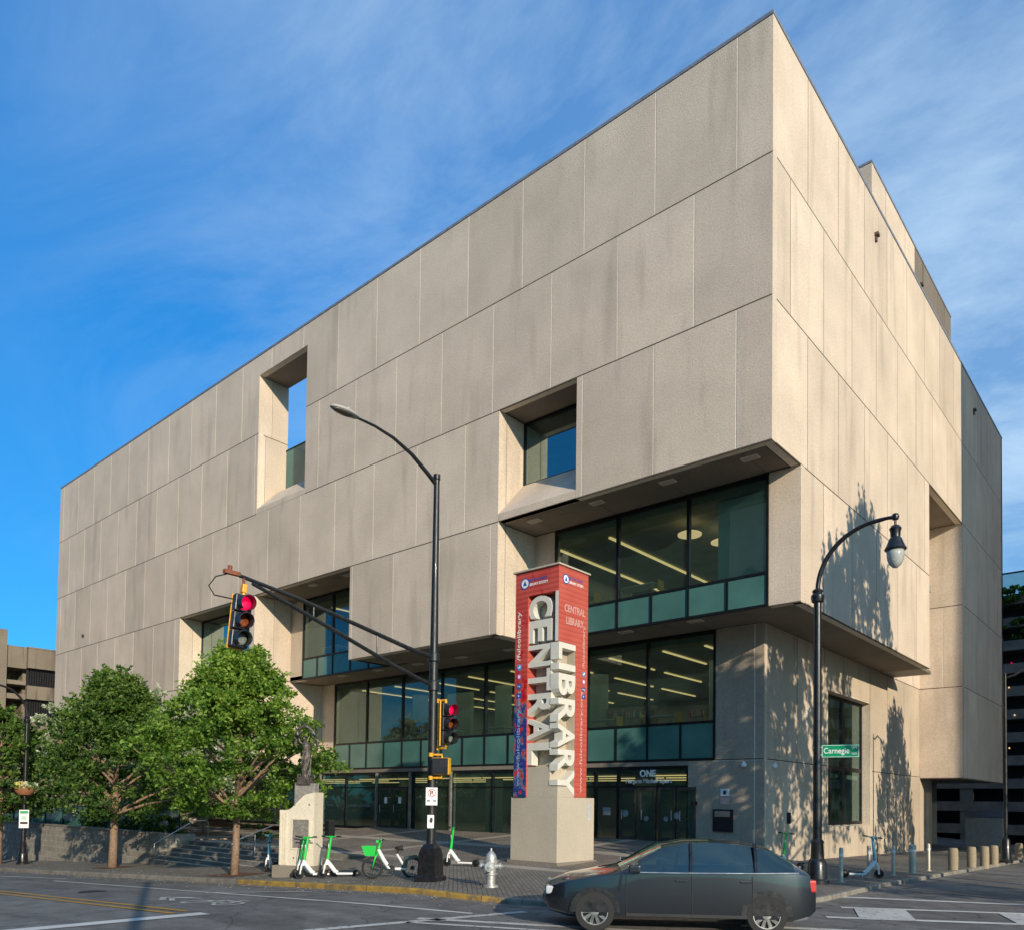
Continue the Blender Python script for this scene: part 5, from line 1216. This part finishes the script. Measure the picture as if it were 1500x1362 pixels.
# ------------------------------------------------------------------ share bicycle
BK=thing('electric_bicycle','green and white share bicycle with green front basket next to the signal pole','bicycle',(-6.85,-10.62,hs(-6.6,-10.5)),math.atan2(.66,.75)+R(6)); BK.rotation_euler[0]=R(-3)
wheel(BK,0,.30,.30,.05,0,True,16); wheel(BK,1.10,.30,.30,.05,0,True,16)
mb=MB(); mb.tube([(0,.06,.30),(.08,.07,.60),(.13,.0,.68)],[.018,.026,.035],8); mb.tube([(0,-.06,.30),(.08,-.07,.60),(.13,0,.68)],[.018,.026,.035],8); mb.build('fork',M['green'],BK,smooth=True)
mb=MB(); mb.tube([(.12,0,.66),(.20,0,1.02)],[.045,.035],12); mb.build('head_tube',M['green'],BK,smooth=True)
mb=MB(); mb.tube([(.15,0,.80),(.30,0,.52),(.45,0,.30),(.50,0,.27)],[.05,.06,.058,.05],12); mb.build('down_tube',M['white'],BK,smooth=True)
mb=MB(); mb.tube([(.50,0,.27),(.92,0,.27)],.04,10); mb.tube([(.92,0,.27),(.66,0,.68)],.035,10); mb.build('rear_frame',M['white'],BK,smooth=True)
mb=MB(); mb.tube([(.66,0,.62),(.70,0,.80)],.022,8); mb.build('seat_post',M['frame'],BK)
mb=MB(); mb.tube([(.60,0,.845),(.72,0,.84),(.83,0,.855)],[.03,.06,.085],10); sd=mb.build('saddle',M['blackr'],BK,smooth=True)
mb=MB(); mb.tube([(.24,-.28,1.07),(.18,-.1,1.04),(.18,.1,1.04),(.24,.28,1.07)],.016,8); mb.bevbox(.08,.24,-.06,.06,.98,1.06,.02); hb=mb.build('handlebar',M['green'],BK)
for s_ in (-1,1):
    mb=MB(); mb.tube([(.24,s_*.20,1.062),(.28,s_*.31,1.08)],.021,8); mb.build('grip',M['blackr'],hb)
mb=MB(); a=(-.30,.08,-.17,.17)
mb.add([(-.20,-.12,.62),(.06,-.12,.62),(.06,.12,.62),(-.20,.12,.62),(-.30,-.19,.90),(.10,-.17,.90),(.10,.17,.90),(-.30,.19,.90),(-.27,-.17,.90),(.07,-.15,.90),(.07,.15,.90),(-.27,.17,.90),(-.18,-.10,.65),(.04,-.10,.65),(.04,.10,.65),(-.18,.10,.65)],
 [(0,3,2,1),(0,1,5,4),(1,2,6,5),(2,3,7,6),(3,0,4,7),(4,5,9,8),(5,6,10,9),(6,7,11,10),(7,4,8,11),(8,9,13,12),(9,10,14,13),(10,11,15,14),(11,8,12,15),(12,13,14,15)]); mb.build('basket',M['green'],BK)
mb=MB(); seg=14; vs=[];fs=[]
for k in range(seg+1):
    a=R(-15)+R(165)*k/seg
    for yy in (-.05,.05): vs.append((1.10+math.cos(a)*.34,yy,.30+math.sin(a)*.34))
for k in range(seg): fs.append((k*2,k*2+2,k*2+3,k*2+1))
mb.add(vs,fs); mb.prism([(.84,.30),(.86,.62),(1.20,.66),(1.42,.52),(1.42,.46),(1.2,.58),(.98,.50),(.95,.30)],'y',-.052,-.048); mb.build('rear_fender',M['black'],BK)
mb=MB(); mb.lathe([(.10,-.05),(.10,.05)],(.52,0,.27),14,axis='y'); mb.tube([(.52,.05,.27),(.60,.10,.13),(.60,.18,.13)],.012,6); mb.tube([(.52,-.05,.27),(.44,-.10,.40),(.44,-.18,.40)],.012,6); mb.build('crank',M['frame'],BK)
mb=MB(); mb.tube([(.55,.05,.22),(.62,.2,.0)],.012,6); mb.build('kickstand',M['steel'],BK)
# fallen leaves and grit in the gutter
rnd=random.Random(5); mb=MB()
for i in range(900):
    x=rnd.uniform(-30,0); off=abs(rnd.gauss(0,.5))
    if rnd.random()<.65: y=-12.35-off; z=g(x,y)+.012
    else: y=-12.1+off*1.6; z=hs(x,y)+.012
    a=rnd.random()*6.28; r=rnd.uniform(.015,.04); c,s2=math.cos(a)*r,math.sin(a)*r
    mb.quad((x-c,y-s2,z),(x+s2*.6,y-c*.6,z+.006),(x+c,y+s2,z+.01),(x-s2*.6,y+c*.6,z+.004),0,rnd.random())
tag(mb.build('fallen_leaves',M['flower']),kind='stuff')
# ------------------------------------------------------------------ hydrant
HY=thing('fire_hydrant','silver fire hydrant near the yellow kerb in front of the sign pillar','hydrant',(-2.3,-10.75,hs(-2.3,-10.75)),R(35)); HY.scale=(.9,.9,.92)
mb=MB(); mb.lathe([(.20,0),(.20,.05),(.12,.06),(.12,.30),(.165,.32),(.165,.36),(.13,.37),(.13,.62),(.19,.64),(.19,.69),(.15,.70),(.15,.76),(.115,.85),(.05,.92),(.03,.93),(.03,1.0),(.0,1.0)],seg=20); mb.build('barrel',M['silver'],HY,smooth=35)
mb=MB(); mb.lathe([(.10,0),(.10,.12),(.125,.13),(.125,.19),(.03,.20),(.03,.24),(0,.24)],(0,0,0),14,axis='y'); o=mb.build('pumper_cap',M['silver'],HY,smooth=35); o.location=(0,-.34,.54); 
o.location=(0,.12,.54)
for s_ in (-1,1):
    mb=MB(); mb.lathe([(.07,0),(.07,.10),(.09,.11),(.09,.16),(.025,.17),(.025,.21),(0,.21)] if s_>0 else [(0,-.21),(.025,-.21),(.025,-.17),(.09,-.16),(.09,-.11),(.07,-.10),(.07,0)],(s_*.11,0,.54),12,axis='x'); mb.build('hose_cap',M['silver'],HY,smooth=35)
mb=MB(); mb.lathe([(0,-.40),(.03,-.40),(.03,-.36),(.125,-.35),(.125,-.27),(.10,-.25),(.10,-.1)],(0,0,.54),14,axis='y'); mb.build('pumper_cap',M['silver'],HY,smooth=35)
# ------------------------------------------------------------------ bollards
M['bollard_paint']=simple('bollard_metal',(.50,.45,.36),.45,.3,var=.15)
BG1='thin steel bollards along the right kerb'; BG2='short stone bollards along the right kerb'
posts=[(3.09,-2.74,'thin pale steel bollard nearest the corner lamp'),(3.06,-.27,'thin steel bollard just left of the blue scooter stem'),(3.26,1.44,'thin steel bollard just right of the blue scooter'),(3.37,3.13,'thin steel bollard with a dark casing, second from the stone ones'),(3.33,5.29,'thin steel bollard next to the first short stone bollard')]
for i,(x,y,l) in enumerate(posts):
    t=thing('bollard',l,'bollard',(x,y,H(x,y)),0,BG1); r=.055 if i!=3 else .11
    mb=MB(); mb.lathe([(r,-.1),(r,.9),(r*.8,.93),(0,.94)],seg=16); mb.lathe([(r+.04,0),(r+.04,.02),(r,.03)],seg=16); mb.build('post',M['bollard_paint'],t,smooth=35)
    mb=MB(); mb.lathe([(r+.003,.70),(r+.003,.78)],seg=16); mb.build('band',M['signwhite'],t)
stb=[(3.78,6.7,'stubby stone bollard, first after the thin steel ones'),(3.82,9.45,'stubby stone bollard, second in the far row'),(3.94,11.17,'stubby stone bollard, third in the far row'),(4.0-.1,13.3,'stubby stone bollard just left of the far lamp post'),(3.75,20.3,'stubby stone bollard right of the far lamp post')]
for i,(x,y,l) in enumerate(stb):
    t=tag(MB().lathe([(.15,-.1),(.155,.08),(.165,.4),(.155,.72),(.13,.78),(0,.79)],seg=20).build('stone_bollard',concrete('bollard_stone',(.36,.29,.20),(.1,.1,.1),.3,.5) if i==0 else bpy.data.materials['bollard_stone'],None,smooth=35,loc=(x,y,H(x,y))),l,'bollard',BG2)
# ------------------------------------------------------------------ car
def carpaint():
    m,nt,b=mat('dark_blue_grey_car_paint'); b.inputs['Base Color'].default_value=(.02,.025,.032,1); b.inputs['Metallic'].default_value=.6; b.inputs['Roughness'].default_value=.28; b.inputs['Coat Weight'].default_value=1
    v=mapping(nt); c=ramp(nt,noi(nt,v,300,2),[(.4,(.018,.023,.030)),(.6,(.028,.034,.043))]); nt.links.new(c,b.inputs['Base Color']); return m
M['car']=carpaint()
CAR=thing('car','dark blue grey hatchback car passing in front of the library entrance','car',(3.35,-12.15,-.5),math.atan2(.60,.80))
# stations along x: (x, z_sill, halfwidth_low, z_belt, halfwidth_belt, z_roof, halfwidth_roof)
ST=[(-2.28,.42,.60,.62,.62,.63,.50),(-2.18,.30,.74,.72,.74,.74,.60),(-1.85,.22,.84,.83,.82,.86,.66),(-1.35,.20,.88,.92,.86,.96,.70),(-.98,.20,.89,.96,.88,1.03,.72),(-.70,.20,.89,.975,.89,1.20,.68),(-.30,.20,.89,.98,.89,1.42,.62),(.10,.20,.89,.985,.89,1.50,.60),(.60,.20,.89,.99,.89,1.52,.60),(1.05,.20,.89,1.0,.89,1.49,.60),(1.50,.20,.88,1.02,.87,1.40,.58),(1.85,.22,.86,1.03,.84,1.20,.60),(2.08,.26,.82,.98,.80,1.04,.64),(2.2,.34,.74,.80,.74,.82,.62)]
def section(s):
    x,zs,wl_,zb,wb,zr,wr=s
    half=[(0,zs),(wl_*.8,zs),(wl_,zs+.07),(wl_+.02,(zs+zb)/2),(wb,zb),(wb-.02,zb+.012),((wb+wr)/2-.01,(zb+zr)/2+.02),(wr,zr-.02),(wr*.8,zr+.012),(0,zr+.03)]
    return [(x,y,z) for y,z in half]
bmv=MB(); secs=[section(s) for s in ST]; n=len(secs[0])
def shell(sel,name,m,off=0.0):
    mb=MB()
    for side in (1,-1):
        for i in range(len(secs)-1):
            for k in range(n-1):
                if not sel(i,k): continue
                q=[secs[i][k],secs[i+1][k],secs[i+1][k+1],secs[i][k+1]]
                if side<0: q=[(p[0],-p[1],p[2]) for p in q][::-1]
                mb.quad(*q)
    if off==0:
        for e in (0,-1):
            pts=secs[e]+[(p[0],-p[1],p[2]) for p in secs[e][::-1][1:-1]]; mb.add(pts,[tuple(range(len(pts)))])
    bm=bmesh.new(); vs=[bm.verts.new(v) for v in mb.v]
    for f in mb.f:
        try: bm.faces.new([vs[i] for i in f])
        except ValueError: pass
    bmesh.ops.remove_doubles(bm,verts=bm.verts,dist=.0005); bmesh.ops.recalc_face_normals(bm,faces=bm.faces)
    me=bpy.data.meshes.new(name); bm.to_mesh(me); bm.free(); me.materials.append(m)
    me.polygons.foreach_set('use_smooth',[True]*len(me.polygons)); me.set_sharp_from_angle(angle=R(38))
    o=bpy.data.objects.new(name,me); COL.objects.link(o); o.parent=CAR; return o
glassrng=lambda i,k: (k in (5,6) and 5<=i<=10)
wind=lambda i,k: (k in (7,8) and i in (4,5)) or (k in (7,8) and i in (10,11)) or (k in (6,) and i in (4,))
body=shell(lambda i,k: not (glassrng(i,k) or wind(i,k)),'body',M['car'])
shell(glassrng,'side_window',M['carglass'],1); shell(wind,'windscreen',M['carglass'],1)
mb=MB()
for s_ in (-1,1):
    for x in (-.95,.15,1.2):
        if x==-.95: continue
        mb.box(x-.03,x+.03,s_*.885-.012,s_*.885+.012,1.0,1.03); mb.tube([(x,s_*.88,1.0),(x+.02,s_*.77,1.26),(x+.03,s_*.63,1.49)],.028,6)
mb.build('door_pillar',M['black'],CAR)
for x in (-1.42,1.38):
    for s_ in (-1,1):
        wheel(CAR,x,.34,.34,.22,s_*.80,name='wheel',alloy=True)
        mb=MB(); r0=.37
        seg=16; vs=[];fs=[]
        for k in range(seg+1):
            a=math.pi*k/seg; vs.append((x+math.cos(a)*r0,s_*.905,.33+math.sin(a)*r0)); vs.append((x+math.cos(a)*(r0+.05),s_*.905,.33+math.sin(a)*(r0+.05)))
        for k in range(seg): fs.append((k*2,k*2+1,k*2+3,k*2+2))
        mb.add(vs,fs); vs2=[(x+math.cos(math.pi*k/seg)*r0,s_*.904,.33+math.sin(math.pi*k/seg)*r0) for k in range(seg+1)]; mb.add(vs2,[tuple(range(seg+1))]); mb.build('wheel_arch',M['black'],CAR)
for s_ in (-1,1):
    mb=MB(); mb.bevbox(-2.24,-1.95,s_*.62-.14,s_*.62+.14,.60,.74,.03); mb.build('headlight',M['acorn'] if 'acorn' in M else simple('headlamp_glass',(.5,.52,.55),.1,coat=1),CAR)
    mb=MB(); mb.bevbox(2.02,2.2,s_*.68-.12,s_*.68+.12,.72,.92,.03); mb.build('tail_light',M['signred'],CAR)
    mb=MB(); mb.bevbox(-.88,-.68,s_*.95-.09,s_*.95+.09,1.0,1.13,.03); mb.build('mirror',M['car'],CAR)
for s_ in (-1,1):
    for x in (-.1,.95): mb=MB(); mb.bevbox(x,x+.18,s_*.905-.012,s_*.905+.012,.86,.89,.005); mb.build('door_handle',M['car'],CAR)
pass
mb=MB()
for s_ in (-1,1):
    for x in (-.9,.17,1.15): mb.box(x-.004,x+.004,s_*.912-.003,s_*.912+.001,.3,.97)
    mb.box(-.9,1.15,s_*.905-.004,s_*.905+.008,.28,.33)
mb.build('door_seam',M['ink'],CAR,smooth=False)
mb=MB(); mb.bevbox(-.95,-.2,-.70,-.12,.35,.55,.04); mb.bevbox(-.25,-.10,-.66,-.16,.5,1.12,.05); mb.build('seat',M['blackr'],CAR)
mb=MB(); mb.bevbox(-.95,-.2,.12,.70,.35,.55,.04); mb.bevbox(-.25,-.10,.16,.66,.5,1.12,.05); mb.build('seat',M['blackr'],CAR)
mb=MB(); mb.bevbox(.55,1.1,-.66,.66,.35,.55,.04); mb.bevbox(1.05,1.2,-.66,.66,.5,1.1,.05); mb.build('rear_seat',M['blackr'],CAR)
mb=MB(); mb.box(2.195,2.225,-.26,.26,.55,.68); mb.build('number_plate',M['signwhite'],CAR)
mb=MB(); mb.bevbox(-2.30,-2.2,-.42,.42,.46,.58,.02); mb.build('grille',M['ink'],CAR)
mb=MB(); 
for s_ in (-1,1): mb.tube([(x_,s_*y_,z_) for x_,y_,z_ in ((-.86,.885,1.0),(.1,.905,1.005),(1.2,.90,1.02),(1.9,.85,1.035))],.012,6)
mb.build('window_trim',M['steel'],CAR)
# ------------------------------------------------------------------ parking garages in the distance
GL=thing('parking_garage','weathered concrete parking garage with dark barred openings beyond the left end of the library','building',(0,0,0))
gx=-75; mb=MB()
mb.box(-88,gx,1.75,60,-4,9.3)  # lower mass
mb.box(-88,gx,14,60,9.3,16.0); mb.box(-88,gx-1.2,1.75,14,9.3,16.0)
mb.build('wall',M['conc_garage'],GL)
def gwin(y0,y1,z0,z1):
    mb=MB(); mb.box(gx-.6,gx-.5,y0,y1,z0,z1); w_=mb.build('opening',M['ink'],GL); mb=MB()
    k=y0+.12
    while k<y1: mb.box(gx-.15,gx-.12,k-.02,k+.02,z0,z1); k+=.22
    mb.build('bars',M['frame'],w_)
mb=MB()
for z0,z1 in ((12.25,13.95-.9),(-4,11.0-.0)): pass
mb.box(gx-1,gx+.0,2.6,14,12.35,12.35+0.0) if False else None
for z0,z1 in ((12.3,12.45),): pass
mb.box(gx-.6,gx+.02,2.0,14,12.30,14.30-1.68+.0) if False else None
# storeys: openings 12.3..13.95 and 9.3..10.95 between solid bands
mb.box(gx-.5,gx+.05,4.8,5.1,9.3,15.9); mb.box(gx-.5,gx+.05,1.8,14,10.97,12.28); mb.box(gx-.5,gx+.05,1.8,14,8.2,9.3); mb.box(gx-.5,gx+.10,1.8,14,14.0,15.9); mb.box(gx-.5,gx+.15,1.75,14,15.9,16.05)
mb.build('parapet_band',M['conc_garage'],GL)
gwin(1.85,4.8,12.3,14.0); gwin(1.85,4.8,9.3,10.96); gwin(5.1,12,12.3,14.0); gwin(5.1,12,9.3,10.96)
mb=MB(); mb.box(-80,gx+.12,-4.6,-.02,-4,17.4); mb.build('stair_tower',M['conc_garage'],GL)
mb=MB(); mb.box(gx-3,gx-.2,.05,1.75,10.9,11.4); mb.box(gx-3,gx-.2,.05,1.75,12.3,12.7); mb.box(gx-3,gx-.2,.05,1.75,13.9,16.0); mb.box(gx-3,gx-.2,.05,1.75,8.8,9.4); mb.box(gx-6,gx-3.2,.0,2,-4,16); mb.build('link_floor',M['conc_garage'],GL)
GR_=thing('parking_deck','dark open parking deck with stacked pale ledges seen past the right edge of the library','building',(0,0,0))
mb=MB(); mb.box(-30,30,57,80,-4,20.2); mb.build('interior',M['ink'],GR_)
for i in range(11):
    z=19.6-1.98*i
    mb=MB(); mb.box(-30,30,54.6,57,z-.42,z+.42,0,random.random()); mb.box(-30,30,54.9,57,z+.42,z+.5,1); mb.build('ledge',[simple('deck_concrete',(.17,.155,.14),.9,var=.3,scale=1) if i==0 else bpy.data.materials['deck_concrete'],M['frame']],GR_)
mb=MB(); mb.box(-30,30,56.5,56.6,20.2,22.4); mb.build('roof_screen',M['glass_clear'],GR_)
mb=MB(); mb.box(-30,30,56.45,56.65,22.35,22.45); mb.build('rail',M['frame'],GR_)
for (x,z) in ((-1.9,12.0),(-1.5,9.6),(-1.9,6.8),(-1.7,14.1)):
    mb=MB(); mb.lathe([(.01,-.08),(.08,0),(.01,.08)],(x,54.5,z),8); mb.build('deck_lamp',M['strip'] if z!=14.1 else M['red_on'],GR_)
for x in (-14,-9.8,-5.2,-.4,4.5,9.5):
    mb=MB(); mb.box(x-.5,x+.5,54.7,55.3,-4,4.4); mb.build('column',bpy.data.materials['deck_concrete'],GR_)
for i,(x,z,l) in enumerate(((-1.6,20.0,'trailing green plants on the top ledge of the parking deck'),(-.9,17.2,'trailing green plants on the second ledge of the parking deck'))):
    s=thing('hanging_plant',l,'plant',(x,54.3,z)); pts,_=crown_points(1.5,-.9,.6,sh_bush,50,30,.35,60+i); leaf_obj('foliage',pts,M['leafB'],s,.2,lambda p:.5)
cbx=thing('utility_cabinet','pale grey box enclosure with darker top under the far overhang of the library','utility box',(-1.9,44,g(-1.9,44)))
mb=MB(); mb.bevbox(-1.15,1.3,-.8,.8,-.3,2.2,.03); mb.build('cabinet',simple('cabinet_grey',(.32,.31,.29),.7,var=.15),cbx)
mb=MB(); mb.bevbox(-1.0,1.35,-.85,.85,2.22,2.75,.03); mb.build('top_panel',simple('cabinet_blue',(.12,.14,.18),.6,var=.2),cbx)
# ------------------------------------------------------------------ surroundings outside the frame that shade or mirror in the scene
def block(label,x0,x1,y0,y1,h,col,wins=True):
    t=thing('city_building',label,'building')
    mb=MB(); mb.box(x0,x1,y0,y1,-4,h); mb.build('wall',concrete('city_wall_%d'%int(abs(x0*7+y0)),col,(.1,.1,.1),.4,.2),t)
    mb=MB(); z=3.2
    while z<h-2:
        if x0>15:
            y=y0+1
            while y<min(y1,y0+50)-2: mb.box(x0-.03,x0+.05,y,y+1.6,z,z+1.9); y+=3
        else:
            x=x0+1
            while x<x1-2: mb.box(x,x+1.8,y1-.05,y1+.03,z,z+1.9); x+=3
        z+=3.6
    mb.build('window',M['frame'],t,); return t
lt=thing('shade_fin_screen','unseen tall screen of close vertical fins added across the side street to thin the sunlight','building')  # unseen fins added so only part of the sun reaches the far wing
mb=MB(); y=17.15
while y<84:
    mb.box(22,22.05,y,y+.172,-4,46); y+=.21
mb.build('fin_screen',M['conc_garage'],lt)
mb=MB(); mb.box(21.9,22.1,16.95,17.15,-4,46); mb.box(22.06,40,17.0,84,-4,2); mb.build('frame',M['conc_garage'],lt)
block('dark office block across the main street mirrored in the library glass',-62,-22,-52,-38,34,(.10,.095,.09))
block('brown office block across the main street mirrored in the library glass',-18,4,-60,-44,26,(.12,.10,.08))
G3='tall trees across the side street'
def caster(label,x,y,R0,z0,z1,shape,n,per,leaf,seed):
    t=tree('shade_tree',label,x,y,R0,z0,z1,shape,'leafB',int(n*.62),per,leaf*.62,seed,.16,.5,G3,nshoot=int(n*1.1),upr=1.6); t.location.z=-.5; return t
def sh_peak(h): return max(.05,(1-h)**.62)*min(1,h*5+.4)
caster('tall pointed tree whose shadow falls on the upper right wall',14,3.2,5.6,6.5,18.3,sh_peak,420,26,.30,71)
caster('lower bushy tree beside the tall pointed tree across the side street',13.4,-.3,2.6,5.0,15.6,sh_peak,170,26,.30,75)
caster('slim pointed tree whose shadow falls low on the right wall',11.7,15.9,4.0,1.5,11.2,sh_peak,300,26,.26,72)
caster('spreading tree whose shadow dapples the corner wall',12.6,-3.2,3.0,3.0,12.0,sh_round,230,24,.30,73)
caster('broad tree shading the crossing at the lower right',17.5,-6.8,3.0,3.0,9.0,sh_round,150,20,.30,74)
l2=ornate('street_lamp','curved arm street lamp across the side street',11.9,17.2,R(200)); l2.location.z=-.6
mb=MB(); mb.tube([(0,0,0),(0,0,9)],[.14,.09],12); t4=thing('utility_pole','dark utility pole beside the photographer casting a long shadow over the street','pole',(12.6,-26.1,-.5)); mb.build('pole',M['pole'],t4,smooth=True)
